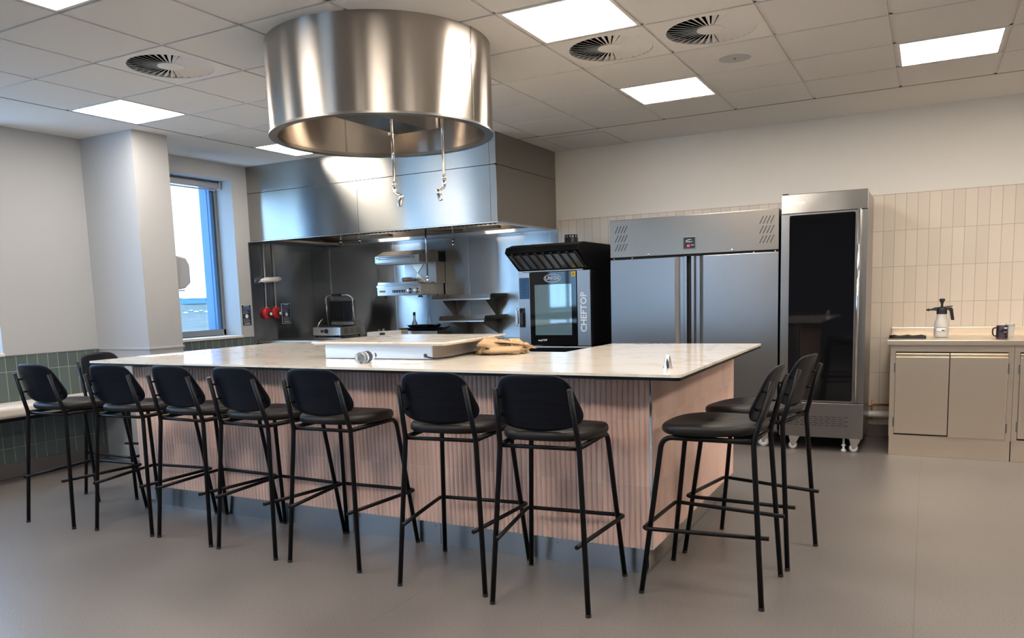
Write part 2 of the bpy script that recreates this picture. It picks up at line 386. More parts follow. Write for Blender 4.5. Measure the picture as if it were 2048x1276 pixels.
LNAMES = {(-6, -5): 'square ceiling light panel above and left of the white column', (-3, -8): 'ceiling light panel cut off by the top left corner of the photo',
 (-6, -2): 'ceiling light panel between the left rim of the steel drum and the canopy', (0, -5): 'large bright ceiling light panel beside the two round air vents',
 (0, -2): 'ceiling light panel left of and lower than the round ceiling speaker', (3, -2): 'ceiling light panel furthest right, above the cream tiled wall'}
def make_light():
    o = empty('ceiling_light', (0, 0, H), 'x', 'ceiling light', 'square ceiling light panels')
    f = MB()
    for q in ((-.29, .29, -.29, -.272), (-.29, .29, .272, .29), (-.29, -.272, -.272, .272), (.272, .29, -.272, .272)): f.box(*q, H-.001, H+.03)
    f.build('frame', M_WHITE, o)
    MB().box(-.272, .272, -.272, .272, H+.002, H+.02).build('diffuser', M_LAMP, o)
    return o
L0 = make_light()
for n, (i, j) in enumerate(lights):
    o = L0 if n == 0 else copy_tree(L0)
    o.location = (GX+(i+.5)*P, GY+(j+.5)*P, H); o['label'] = LNAMES.get((i, j), 'square ceiling light panel outside the photo, near the camera')
    if (i, j) not in LNAMES: o['group'] = 'ceiling light panels outside the photo'
def make_vent():
    o = empty('air_diffuser', (0, 0, H), 'x', 'air vent', 'round swirl air vents')
    n = 64; A = []; B = []
    for k in range(n):
        a = 2*PI*k/n; c, s_ = math.cos(a), math.sin(a); q = .29/max(abs(c), abs(s_))
        A.append((c*.25, s_*.25, 0)); B.append((c*q, s_*q, 0))
    f = MB(); rings = [[(x, y, H+.03) for x, y, _ in A], [(x, y, H) for x, y, _ in A], [(x, y, H) for x, y, _ in B], [(x, y, H+.03) for x, y, _ in B]]
    f.loft(rings, caps=False, smooth=False); f.build('faceplate', M_WHITE, o)
    MB().lathe([(.27, H+.06), (.27, H+.03), (.262, H+.03), (.262, H+.055)], 48).box(-.28, .28, -.28, .28, H+.055, H+.06).build('backing', M_VOID, o)
    MB().lathe([(.078, H+.012), (.078, H+.002), (.07, H), (0, H)], 32).build('centre_disc', M_WHITE, o)
    v = MB(); nb = 36
    for k in range(nb):
        a = 2*PI*k/nb; d = Vector((math.cos(a), math.sin(a), 0)); t = Vector((-d.y, d.x, 0))
        def pt(r, s_, z): return d*r+t*s_+Vector((0, 0, z))
        r0, r1 = .07, .253; w0, w1 = .0065, .0215
        top = [pt(r0, -w0, H+.006), pt(r1, -w1, H+.013), pt(r1, -w1-.001, H+.0145), pt(r0, -w0-.001, H+.0075)]
        bot = [pt(r0, w0*.1, H+.001), pt(r1, w1*.3, H+.001), pt(r1, w1*.3, H+.003), pt(r0, w0*.1, H+.003)]
        v.loft([top, bot], smooth=False)
    v.build('vanes', M_WHITE, o)
    return o
V0 = make_vent()
VL = {(-4, -6): 'round swirl air vent left of the steel drum, above the column', (0, -4): 'round swirl air vent next to the big light panel, left of the other right-hand vent', (1, -4): 'larger-looking round swirl air vent nearest the round speaker'}
for n, (i, j) in enumerate(vents):
    o = V0 if n == 0 else copy_tree(V0)
    o.location = (GX+(i+.5)*P, GY+(j+.5)*P, H); o['label'] = VL[(i, j)]
sp_ = empty('ceiling_speaker', (-1.118, 5.278, H), 'flat round grey speaker set in a ceiling tile', 'speaker')
MB().lathe([(.112, H+.001), (.112, H-.004), (.108, H-.006), (.1, H-.006), (.1, H+.001)], 40, Matrix.Translation((-1.118, 5.278, 0)), caps=False).build('rim', M_WHITE, sp_)
MB().lathe([(.101, H+.004), (.101, H-.005), (0, H-.007)], 40, Matrix.Translation((-1.118, 5.278, 0))).build('grille', M_GREYPL, sp_)
MB().lathe([(.008, H), (.008, H-.009), (0, H-.009)], 12, Matrix.Translation((-1.118, 5.278, 0))).build('badge', M_BLACK, sp_)
hatch = empty('access_hatch', (-2.95, 7.2, H), 'flush white access hatch in the ceiling margin beside the canopy', 'ceiling hatch')
MB().box(-3.24, -2.63, 6.90, 7.56, H-.002, H).build('panel', M_CEIL, hatch)
b = MB()
for q in ((-3.24, -2.63, 6.896, 6.90), (-3.24, -2.63, 7.56, 7.564), (-3.244, -3.24, 6.896, 7.564), (-2.63, -2.626, 6.896, 7.564)): b.box(*q, H-.0025, H)
b.build('gap', mat('hatch_gap', (.35, .33, .31), .8), hatch)

# ------------------------------------------------------------------ stools
def superell(w_, d_, n, e=2.6):
    out = []
    for k in range(n):
        a = 2*PI*k/n; c, s_ = math.cos(a), math.sin(a)
        out.append((w_*math.copysign(abs(c)**(2/e), c), d_*math.copysign(abs(s_)**(2/e), s_)))
    return out
def make_stool():
    o = empty('bar_stool', (0, 0, 0), 'x', 'bar stool', 'black bar stools round the island')
    # seat cushion: rounded trapezoid, thin edge, slightly dished
    n = 48; rings = []
    prof = [(.86, .716), (.95, .718), (.985, .726), (1.0, .736), (.99, .747), (.955, .755), (.86, .759), (.6, .756), (.3, .753), (.02, .752)]
    for sc_, z in prof:
        ring = []
        for x, y in superell(.218, .222, n, 2.8):
            tp = 1 + .09*(y/.222)
            yy = y*sc_ - .012
            zz = z + (.010*(y/.222)**2 if y < 0 else -.004*(y/.222)**2) + .006*(x/.218)**2*(z > .74)
            ring.append((x*tp*sc_, yy, zz))
        rings.append(ring)
    MB().loft(rings).build('seat', M_LEATHER, o)
    # backrest
    def outline(u):          # u 0..1 round
        return None
    pts = []
    top, bot = 1.025, .778; dz_ = -.010
    def hw(z):               # half width at height
        t = (z-bot)/(top-bot)
        return t
    # control outline (right half) x,z
    ctrl = [(0, top), (.085, top-.002), (.125, top-.010), (.150, top-.030), (.165, top-.062), (.180, .915), (.193, .875), (.197, .850), (.190, .824), (.165, .803), (.120, .788), (.06, .780), (0, bot)]
    def smooth(c, it=2):
        for _ in range(it):
            q = [c[0]]
            for a, b_ in zip(c[:-1], c[1:]): q += [(a[0]*.75+b_[0]*.25, a[1]*.75+b_[1]*.25), (a[0]*.25+b_[0]*.75, a[1]*.25+b_[1]*.75)]
            q.append(c[-1]); c = q
        return c
    rh = smooth(ctrl, 2); full = rh + [(-x, z) for x, z in rh[-2:0:-1]]
    czz = .885
    full = [(x, z+dz_) for x, z in full]
    def yb(x, z): return -.182 - .33*(z-.78) - .034*(1-(x/.197)**2)
    ringsF = []; layers = []
    for f in (.02, .3, .6, .85, .975): layers.append((f, .0055))
    layers.append((1.0, .002)); layers.append((1.0, -.002))
    for f in (.975, .85, .6, .3, .02): layers.append((f, -.0055))
    for f, off in layers: ringsF.append([(x*f, yb(x*f, czz+(z-czz)*f)+off, czz+(z-czz)*f) for x, z in full])
    bk = MB().loft(ringsF).build('backrest', M_PLY, o)
    for s_ in (-1, 1):
        for z in (.835, .915):
            ypost = -.21-.27*(z-.70)
            MB().cyl((s_*.166, ypost, z), (s_*.158, yb(.158, z), z), .0055, 10).build('mounting_pin', M_BLKMET, bk)
    r = .0115
    for s_ in (-1, 1):
        l1 = MB().tube([(s_*.2185, -.2575, .002), (s_*.178, -.212, .70), (s_*.164, -.283, .955)], r, 14, .03).build('leg', M_BLKMET, o)
        l2 = MB().tube([(s_*.238, .2575, .002), (s_*.186, .175, .703), (s_*.178, -.205, .703)], r, 14, .05, 8).build('leg', M_BLKMET, o)
        for (x, y), q_ in (((.2185, -.2575), l1), ((.238, .2575), l2)): MB().lathe([(.0125, 0), (.0125, .012), (.0118, .014)], 14, Matrix.Translation((s_*x, y, 0))).build('foot_cap', M_BLACK, q_)
    MB().tube([(-.178, -.205, .698), (.178, -.205, .698)], .009, 12).build('seat_rail', M_BLKMET, o)
    MB().tube([(-.178, .06, .703), (.178, .06, .703)], .009, 12).build('seat_rail', M_BLKMET, o)
    MB().tube([(-.180, -.278, .300), (-.243, .246, .300), (.243, .246, .300), (.180, -.278, .300)], .0095, 12, .03).build('footrest', M_BLKMET, o)
    return o
ST = [((-1.440, 3.133), 4.8, 'black bar stool at the front of the island, nearest its right corner'),
 ((-1.952, 3.153), 6.1, 'second black bar stool from the right along the island front'),
 ((-2.665, 3.187), 2.7, 'black bar stool before the lying water bottle, alone between two gaps'),
 ((-3.175, 3.178), -1.9, 'fourth black bar stool from the right along the island front'),
 ((-3.684, 3.196), -1.1, 'third black bar stool from the left along the island front'),
 ((-4.208, 3.166), 6.8, 'black bar stool in front of the left corner of the island top'),
 ((-4.793, 3.097), 2.5, 'leftmost black bar stool, standing clear of the island before the green tiles'),
 ((-5.113, 3.697), -84, 'black bar stool at the left end, its backrest half hidden by the marble'),
 ((-.824, 3.472), 89.0, 'nearer of the two black bar stools seen side-on at the right end'),
 ((-.763, 4.04), 80.2, 'farther black bar stool at the right end, in front of the glass-door fridge')]
S0 = make_stool()
for n, ((x, y), a, lb) in enumerate(ST):
    o = S0 if n == 0 else copy_tree(S0)
    place(o, (x, y, 0), math.radians(a)); o['label'] = lb

# ------------------------------------------------------------------ island
isl = empty('kitchen_island', (-2.9, 4, 0), 'large island clad in fluted pink tiles over a steel kickplate', 'kitchen island')
IX0, IX1, IY0, IY1, ZT = -4.735, -1.11, 3.47, 5.19, .958
def flutes(x0, x1, depth=.010, pitch=.0271, seg=8):
    n = round((x1-x0)/pitch); p = (x1-x0)/n; out = []
    for i in range(n):
        for k in range(seg):
            t = k/seg; out.append((x0+(i+t)*p, depth*math.sin(PI*t)**.7))
    out.append((x1, 0)); return out
fl = flutes(IX0, IX1)
poly = [(x, IY0-d) for x, d in fl]
MB().loft([[(x, y, .125) for x, y in poly]+[(IX1, IY0+.02, .125), (IX0, IY0+.02, .125)], [(x, y, ZT) for x, y in poly]+[(IX1, IY0+.02, ZT), (IX0, IY0+.02, ZT)]], smooth=False).build('tile_front', M_PINKF, isl)
fs = flutes(IY0, IY1)
MB().loft([[(IX1+d, y, .125) for y, d in fs]+[(IX1-.02, IY1, .125), (IX1-.02, IY0, .125)], [(IX1+d, y, ZT) for y, d in fs]+[(IX1-.02, IY1, ZT), (IX1-.02, IY0, ZT)]], smooth=False).build('tile_side', M_PINKS, isl)
fs2 = flutes(IY0, 5.3)
MB().loft([[(IX0-d, y, .125) for y, d in fs2]+[(IX0+.02, 5.3, .125), (IX0+.02, IY0, .125)], [(IX0-d, y, ZT) for y, d in fs2]+[(IX0+.02, 5.3, ZT), (IX0+.02, IY0, ZT)]], smooth=False).build('tile_side', M_PINKS, isl)
MB().box(IX0+.02, IX1-.02, IY0+.02, 4.30, .02, ZT-.004).box(-1.80, IX1-.02, 4.30, IY1, .02, ZT-.004).box(IX0+.02, -4.15, 4.30, 5.3, .02, ZT-.004).build('carcass', M_STEEL, isl)
MB().box(IX1-.004, IX1+.006, IY0-.006, IY0+.004, .125, ZT).box(IX1-.003, IX1+.012, IY1, IY1+.004, .125, ZT).build('corner_trim', M_CHROME, isl)
k = MB().box(IX0+.11, -2.30, IY0+.006, IY0+.02, 0, .128).box(-2.297, IX1-.03, IY0+.006, IY0+.02, 0, .128).box(IX1-.036, IX1-.022, IY0+.02, IY1-.02, 0, .128).box(IX0+.11, IX0+.124, IY0+.02, 5.25, 0, .128)
k.build('kickplate', M_KICK, isl)
for x in (-4.3, -3.6, -2.85, -2.33, -2.27, -1.6, -1.2):
    MB().cyl((x, IY0+.007, .10), (x, IY0+.003, .10), .004, 8).build('screw', M_DKSTEEL, isl)
# countertop: U shaped slab
top = empty('countertop', (-2.9, 3.3, .97), 'cream marble countertop with a dark underside lying on the pink island', 'countertop')
FL, FR, BR, BL = (-4.99, 3.325), (-.898, 3.205), (-.918, 5.16), (-5.13, 5.36)
def rc(p, q, r, rr=.03, n=5):
    p, q, r = map(lambda t: Vector((*t, 0)), (p, q, r)); a = q+(p-q).normalized()*rr; c = q+(r-q).normalized()*rr
    return [tuple((a*(1-t)**2+q*2*t*(1-t)+c*t*t).xy) for t in [k/n for k in range(n+1)]]
iR1, iR2, iL2, iL1 = (-1.92, 5.15), (-1.935, 4.376), (-4.02, 4.49), (-4.15, 5.355)
poly = rc(BL, FL, FR)+rc(FL, FR, BR)+rc(FR, BR, iR1)+[iR1]+[iR2, iL2, iL1]+[BL]
MB().prism(poly, 'Z', .973, .985).build('slab', M_MARBLE, top)
def inset(pl, d):
    cx_ = sum(p[0] for p in pl)/len(pl); out = []
    n = len(pl)
    ar = sum(pl[i][0]*pl[(i+1) % n][1]-pl[(i+1) % n][0]*pl[i][1] for i in range(n))
    sg = 1 if ar > 0 else -1
    for i in range(n):
        a, b_, c = Vector(pl[i-1]), Vector(pl[i]), Vector(pl[(i+1) % n])
        e1 = (b_-a); e2 = (c-b_)
        if e1.length < 1e-6 or e2.length < 1e-6: out.append(pl[i]); continue
        n1 = Vector((-e1.y, e1.x)).normalized()*sg; n2 = Vector((-e2.y, e2.x)).normalized()*sg
        nn = (n1+n2); nn = nn/max(nn.length_squared, .3)*2
        out.append((b_.x+nn.x*d, b_.y+nn.y*d))
    return out
MB().prism(inset(poly, .004), 'Z', .959, .973).build('underside', M_BLKMET, top)
for x in (-4.55, -4.28, -3.70, -3.0, -2.45, -1.95): MB().box(x-.05, x+.05, 3.38, 3.456, .947, .9595, .002).build('bracket', M_BLKMET, top)
MB().box(-1.33, -1.20, 3.34, 3.43, .940, .9595, .003).build('socket_box', M_GREYPL, top)
g = MB().lathe([(.04, .9855), (.04, .9875), (.03, .9875), (.028, .9855)], 24, Matrix.Translation((-1.70, 5.12, 0)))
g.build('cable_grommet', M_GREYAL, top)

# small things on the island
c0 = (-1.023, 3.454)
cn = empty('metal_cone', (*c0, .985), 'small silver metal cone standing on the right corner of the marble', 'metal cone')
MB().lathe([(.0215, .985), (.0215, .988), (.0105, 1.046), (.0085, 1.050), (.0, 1.051)], 28, Matrix.Translation((*c0, 0))).build('cone_body', M_CHROME, cn)
MB().lathe([(.0228, .985), (.0228, .9895), (.021, .990)], 28, Matrix.Translation((*c0, 0))).build('base_rim', M_CHROME, cn)
# boxed hob unit under loose marble lid
ub = empty('white_hob_unit', (-2.9, 4.15, .985), 'low white metal box with vented grey side standing on the island', 'appliance')
BX0, BX1, BY0, BY1 = -3.285, -2.495, 3.757, 4.50
MB().box(BX0, BX1, BY0, BY0+.012, .988, 1.068, .002).build('front_panel', mat('box_white', (.62, .74, .88), .3), ub)
MB().box(BX0+.002, BX1-.002, BY0+.012, BY1, .988, 1.066).build('body', mat('grey_enamel', (.33, .30, .27), .4), ub)
vd = MB()
for r_ in range(4):
    for q in range(16):
        yy = BY0+.16+q*.024; zz = 1.012+r_*.011
        vd.box(BX1-.003, BX1-.0015, yy, yy+.008, zz, zz+.003)
vd.build('vent_slots', M_DKSTEEL, ub)
MB().tube([(BX1-.045, BY0-.012, 1.008), (BX1-.02, BY0-.03, 1.004), (BX1+.03, BY0-.02, .993), (BX1+.045, BY0+.12, .991), (BX1+.02, BY0+.45, .995), (BX1+.06, BY0+.72, .992)], .005, 10, .05).build('power_cable', M_BLACK, ub)
ringm = Matrix.Translation((BX1-.045, BY0, 1.008)) @ Matrix.Rotation(PI/2, 4, 'X')
MB().lathe([(.011, 0), (.011, .004), (.006, .006), (.006, 0)], 20, ringm).build('cable_gland', M_BLACK, ub)
ld = empty('marble_lid', (-2.88, 4.1, 1.07), 'loose marble slab lying on top of the low white box', 'marble slab')
MB().prism([(-3.375, 3.735), (-2.375, 3.70), (-2.43, 4.54), (-3.38, 4.56)], 'Z', 1.078, 1.089, .0015).build('slab', M_MARBLE, ld)
MB().prism([(-3.365, 3.745), (-2.385, 3.71), (-2.44, 4.53), (-3.37, 4.55)], 'Z', 1.0685, 1.078).build('backing', M_CREAM, ld)
# plastic bottle lying down
p0 = Vector((-2.757, 3.43, 1.0185)); dirv = Vector((-.07, .27, 0)).normalized()
bt = empty('plastic_bottle', tuple(p0-Vector((0, 0, .0335))), 'clear plastic water bottle with navy label lying on the marble', 'bottle')
q = dirv.to_track_quat('Z', 'Y').to_matrix().to_4x4(); mt = Matrix.Translation(p0) @ q
MB().lathe([(.0, .006), (.012, .003), (.026, 0), (.0315, .004), (.033, .012), (.033, .04), (.0315, .045), (.033, .05), (.033, .135), (.030, .15), (.021, .172), (.014, .186), (.0125, .196)], 28, mt, caps=False).build('bottle_body', M_CLEAR, bt)
MB().lathe([(.0334, .055), (.0334, .105)], 28, mt, caps=False).build('bottle_label', M_NAVY, bt)
MB().lathe([(.0145, .190), (.0145, .208), (.013, .210), (0, .210)], 20, mt).build('bottle_cap', M_NAVY, bt)
MB().prism([(-2.60, 3.515), (-2.43, 3.505), (-2.42, 3.56), (-2.59, 3.575)], 'Z', .985, .9885)
tag(MB().prism([(-2.60, 3.500), (-2.42, 3.490), (-2.41, 3.555), (-2.59, 3.57)], 'Z', .9855, .9880).build('card', mat('card_white', (.75, .66, .60), .6)), 'small flat pale card on the marble right of the bottle', 'card')
def sheet(pts, z, lb, nm='paper_sheet'):
    tag(MB().prism(pts, 'Z', z, z+.0006).build(nm, M_PAPER), lb, 'paper', 'paper sheets on the island')
sheet([(-5.02, 3.72), (-4.83, 3.69), (-4.79, 3.96), (-4.98, 3.99)], .9853, 'white paper sheet lying nearer the left tip of the island top')
sheet([(-4.97, 3.93), (-4.72, 3.86), (-4.66, 4.10), (-4.90, 4.17)], .9862, 'white paper sheet overlapping the other, farther along the island top')
# crumpled cloth
def cloth_mesh(cx_, cy_, z0, rx, ry, hgt, seed=3):
    b = bmesh.new(); bmesh.ops.create_icosphere(b, subdivisions=5, radius=1)
    for v in b.verts:
        d = v.co.normalized()
        n1 = mnoise.noise(d*1.6+Vector((seed, 0, 0))); n2 = mnoise.noise(d*3.1+Vector((0, seed, 0)))
        rid = (1-abs(n1)*2.6); r2 = (1-abs(n2)*2.4)
        r = .78+.26*rid+.13*r2
        v.co = Vector((d.x*r*rx, d.y*r*ry, max(-.30, d.z)*r*hgt))
    mz = min(v.co.z for v in b.verts)
    for v in b.verts: v.co += Vector((cx_, cy_, z0-mz))
    return b
cl = empty('dish_cloth', (-2.28, 4.25, .985), 'crumpled tan dish cloth heaped on the marble beside the white box', 'cloth')
m_ = MB(); m_.merge(cloth_mesh(-2.335, 4.20, .986, .105, .11, .072, 3), smooth=True); m_.build('cloth_bundle', M_CLOTH, cl)
m_ = MB(); m_.merge(cloth_mesh(-2.225, 4.26, .986, .085, .12, .062, 11), smooth=True); m_.build('cloth_fold', M_CLOTH, cl)
def ribbon(path, w_, name):
    L_, R__ = [], []
    rings = []
    for i, (p, nx) in enumerate(path):
        p = Vector(p); nx = Vector(nx).normalized()*w_/2
        rings.append([p-nx, p-nx*.3+Vector((0, 0, .006)), p+nx*.3+Vector((0, 0, -.004)), p+nx, p+nx*.3+Vector((0, 0, -.008)), p-nx*.3+Vector((0, 0, .002))])
    MB().loft(rings).build(name, M_CLOTH, cl)
ribbon([((-2.44, 4.16, 1.03), (0, 1, .5)), ((-2.38, 4.12, 1.065), (.2, 1, .6)), ((-2.30, 4.10, 1.06), (.5, .8, .4)), ((-2.25, 4.12, 1.02), (.8, .5, 0))], .10, 'cloth_fold')
ribbon([((-2.27, 4.16, 1.07), (.3, 1, .2)), ((-2.20, 4.19, 1.055), (.2, 1, 0)), ((-2.13, 4.24, 1.03), (0, 1, -.3)), ((-2.10, 4.28, 1.025), (0, 1, -.3))], .10, 'cloth_fold')
ribbon([((-2.36, 4.10, 1.015), (0, .6, 1)), ((-2.28, 4.07, 1.018), (.1, .6, 1)), ((-2.18, 4.09, 1.02), (.1, .6, 1)), ((-2.12, 4.14, 1.02), (.2, .8, 1))], .045, 'cloth_fold')

# ------------------------------------------------------------------ drum extractor hood
DX, DY, DR, DZ = -2.87, 3.90, .650, 2.285
dm = empty('drum_extractor_hood', (DX, DY, H), 'large round brushed steel extractor drum hanging from the ceiling over the island', 'extractor hood')
T = Matrix.Translation((DX, DY, 0))
MB().lathe([(DR, H+.02), (DR, DZ+.012), (DR+.001, DZ+.004)], 128, T, caps=False).build('outer_shell', M_CYL, dm)
MB().lathe([(DR+.002, DZ+.012), (DR+.003, DZ), (DR-.046, DZ), (DR-.046, DZ+.02)], 128, T, caps=False).build('rim', M_DKSTEEL, dm)
MB().lathe([(DR-.044, DZ+.012), (DR-.044, H+.01)], 128, T, caps=False).build('inner_shell', M_CYL, dm)
MB().lathe([(DR-.044, H-.01), (0, H-.01)], 64, T, caps=False).build('top_plate', M_DKSTEEL, dm)
def strip(az, r, name, z0=DZ+.012):
    x, y = DX+r*math.cos(az), DY+r*math.sin(az)
    MB().box(-.006, .006, -.0015, .0015, z0, H, mtx=Matrix.Translation((x, y, 0)) @ Matrix.Rotation(az+PI/2, 4, 'Z')).build(name, M_DKSTEEL, dm)
strip(math.radians(-4), DR, 'seam_strip'); strip(math.radians(150), DR-.046, 'seam_strip')
# filter box hanging inside
MB().prism([(-3.03, 2.385), (-2.80, 2.385), (-2.80, 2.40), (-3.03, 2.40)], 'Y', 3.58, 4.27, .002).build('filter_tray', M_HOOD, dm)
MB().prism([(-2.80, 2.385), (-2.62, 2.60), (-2.63, 2.61), (-2.81, 2.40)], 'Y', 3.58, 4.27).prism([(-3.03, 2.385), (-3.21, 2.60), (-3.20, 2.61), (-3.02, 2.40)], 'Y', 3.58, 4.27).build('filter_wing', M_STEEL, dm)
fb = MB()
for k in range(12):
    y = 3.62+k*.054
    fb.prism([(-2.66, 2.575), (-2.60, 2.65), (-2.59, 2.64), (-2.65, 2.565)], 'Y', y, y+.022)
fb.build('filter_slats', M_DKSTEEL, dm)
MB().box(-3.10, -2.73, 3.56, 3.585, 2.39, 2.66).box(-3.10, -2.73, 4.265, 4.29, 2.39, 2.66).box(-3.2, -2.6, 3.58, 4.27, 2.60, H).build('filter_housing', M_STEEL, dm)
for (x, y) in ((-2.43, 4.12), (-3.30, 3.75), (-2.75, 4.40)): MB().cyl((x, y, H-.01), (x, y, H-.04), .05, 20).build('hood_lamp', M_HOODLAMP, dm)
def nozzle(name, x, y, ztop, zbend, lb, flip=1, grp='pendant nozzles'):
    o = empty(name, (x, y, ztop), lb, 'nozzle', grp)
    MB().cyl((x, y, ztop), (x, y, zbend), .0085, 14).build('drop_pipe', M_CHROME, o)
    MB().lathe([(.010, zbend+.018), (.014, zbend+.014), (.014, zbend-.002), (.010, zbend-.006)], 12, Matrix.Translation((x, y, 0))).tube([(x, y, zbend), (x, y, zbend-.045), (x+flip*.03, y, zbend-.055), (x+flip*.045, y, zbend-.07)], .011, 12, .015).build('elbow', M_CHROME, o)
    mt = Matrix.Translation((x+flip*.046, y, zbend-.062)) @ Matrix.Rotation(flip*.28, 4, 'Y')
    MB().lathe([(.011, .006), (.016, .0), (.016, -.03), (.0145, -.032), (.0145, -.062), (.011, -.064), (.011, -.055)], 18, mt).build('nozzle_head', M_CHROME, o)
    MB().tube([(x+flip*.05, y-.012, zbend-.06), (x+flip*.022, y-.02, zbend-.085), (x+flip*.030, y-.012, zbend-.105)], .0012, 6, .015).build('cap_chain', M_CHROME, o)
    return o
nozzle('pendant_nozzle', -2.805, 3.90, 2.387, 2.005, 'left of the two chrome nozzle pipes hanging out of the steel drum', 1)
nozzle('pendant_nozzle', -2.582, 4.10, 2.75, 2.045, 'right of the two chrome nozzle pipes hanging out of the steel drum', -1)

# ------------------------------------------------------------------ wall canopy
cnp = empty('wall_canopy', (-5, 7, H), 'long stainless steel extraction canopy over the cooking line in the corner', 'extractor canopy')
CX1, CY0, CZ = -3.425, 6.31, 2.005
f = MB()
for x0, x1 in ((XL, -4.998), (-4.994, -3.492), (-3.489, CX1)):
    f.box(x0, x1, CY0, CY0+.015, CZ, 2.505); f.box(x0, x1, CY0, CY0+.015, 2.511, H)
f.build('front_panel', M_HOOD, cnp)
MB().box(CX1-.015, CX1+.003, CY0+.015, YB, CZ, 2.505).box(CX1-.015, CX1+.003, CY0+.015, YB, 2.511, H).build('side_panel', steel('canopy_side', (.36, .34, .31), .33, .6, .015, .002), cnp)
MB().box(XL, CX1, CY0+.002, CY0+.014, 2.50, 2.515).box(CX1-.014, CX1-.001, CY0, YB, 2.50, 2.515).build('seam', M_VOID, cnp)
MB().box(XL, CX1+.002, CY0, CY0+.05, CZ-.008, CZ+.004, .001).box(CX1-.05, CX1+.004, CY0+.05, YB, CZ-.008, CZ+.004, .001).build('bottom_lip', M_STEEL, cnp)
MB().box(XL, CX1-.015, 7.46, YB, CZ-.004, CZ+.03).box(XL, XL+.25, CY0+.02, YB, CZ-.004, CZ+.02).build('gutter', M_STEEL, cnp)
MB().prism([(7.56, 2.03), (7.40, 2.10), (7.05, 2.14), (7.05, 2.5), (7.56, 2.5)], 'X', XL, CX1-.02).box(XL, CX1-.02, CY0+.02, 7.06, 2.52, 2.54).build('plenum', mat('satin_steel', (.62, .55, .46), .6, .3), cnp)
fl_ = MB()
for (x0, x1) in ((-5.83, -4.80), (-4.46, -3.50)):
    n = int((x1-x0)/.052)
    for k in range(n):
        x = x0+k*(x1-x0)/n
        fl_.prism([(x+.010, 2.048), (x+.024, 2.048), (x+.034, 2.11), (x, 2.11)], 'Y', 6.93, 6.96)
        fl_.prism([(6.93, 2.06), (6.95, 2.055), (6.60, 2.42), (6.58, 2.41)], 'X', x, x+.032)
    fl_.box(x0-.02, x1+.02, 6.962, 6.97, 2.055, 2.12)
fl_.build('baffle_filters', mat('filter_steel', (.10, .10, .10), .45, .8), cnp)
for (x0, x1) in ((-5.75, -5.30), (-4.30, -3.92)):
    MB().box(x0+.02, x1-.02, 7.301, 7.305, 2.04, 2.06).build('inner_lamp', M_TUBE, cnp)
    MB().box(x0, x1, 7.22, 7.30, 2.035, 2.065, .006).build('canopy_lamp', M_GREYPL, cnp)
def drop(x, y, z0, z1, lb, r=.008):
    o = empty('fire_nozzle', (x, y, z0), lb, 'nozzle', 'fire suppression nozzles under the canopy')
    MB().cyl((x, y, z0), (x, y, z1+.05), r, 12).build('drop_pipe', M_CHROME, o)
    MB().lathe([(.009, z1+.055), (.014, z1+.05), (.014, z1+.03), (.010, z1+.026), (.013, z1+.02), (.013, z1)], 14, Matrix.Translation((x, y, 0))).build('nozzle_head', M_CHROME, o)
drop(-5.635, 6.8, 2.3, 1.935, 'leftmost short chrome nozzle under the canopy, above the panini grill')
drop(-5.377, 6.8, 2.3, 1.935, 'second short chrome nozzle from the left under the canopy')
drop(-4.207, 6.8, 2.3, 1.86, 'chrome nozzle under the canopy right of the long drop pipe')
drop(-4.530, 6.8, 2.3, 1.515, 'long chrome drop pipe reaching down in front of the salamander grill', .010)
tag(MB().cyl((-4.52, 6.8, 2.01), (-4.27, 7.1, 2.03), .008, 10).build('branch_pipe', M_DKSTEEL), 'thin dark branch pipe running sideways under the canopy', 'pipe')

# ------------------------------------------------------------------ stainless wall cladding
cp_ = struct(MB().box(-6.462, -5.497, YB-.014, YB-.002, 0, 2.02).box(-5.494, -4.492, YB-.014, YB-.002, 0, 2.02).box(-4.489, -3.492, YB-.014, YB-.002, 0, 2.02).box(-3.489, -3.402, YB-.014, YB-.002, 0, 2.02).build('trim_7', M_PANEL))
struct(MB().box(-5.499, -5.492, YB-.018, YB-.002, 0, 2.02).box(-4.4935, -4.4875, YB-.018, YB-.002, 0, 2.02).box(-3.4935, -3.4875, YB-.018, YB-.002, 0, 2.02).box(-6.468, -6.458, YB-.02, YB-.002, 0, 2.02).build('trim_8', M_STEEL))
struct(MB().box(XL+.002, XL+.012, 6.272, 7.248, 0, CZ-.01).box(XL+.002, XL+.012, 7.252, YB-.016, 0, CZ-.01).build('trim_9', steel('left_panel_steel', (.34, .375, .42), .22, 1, .05, .004)))

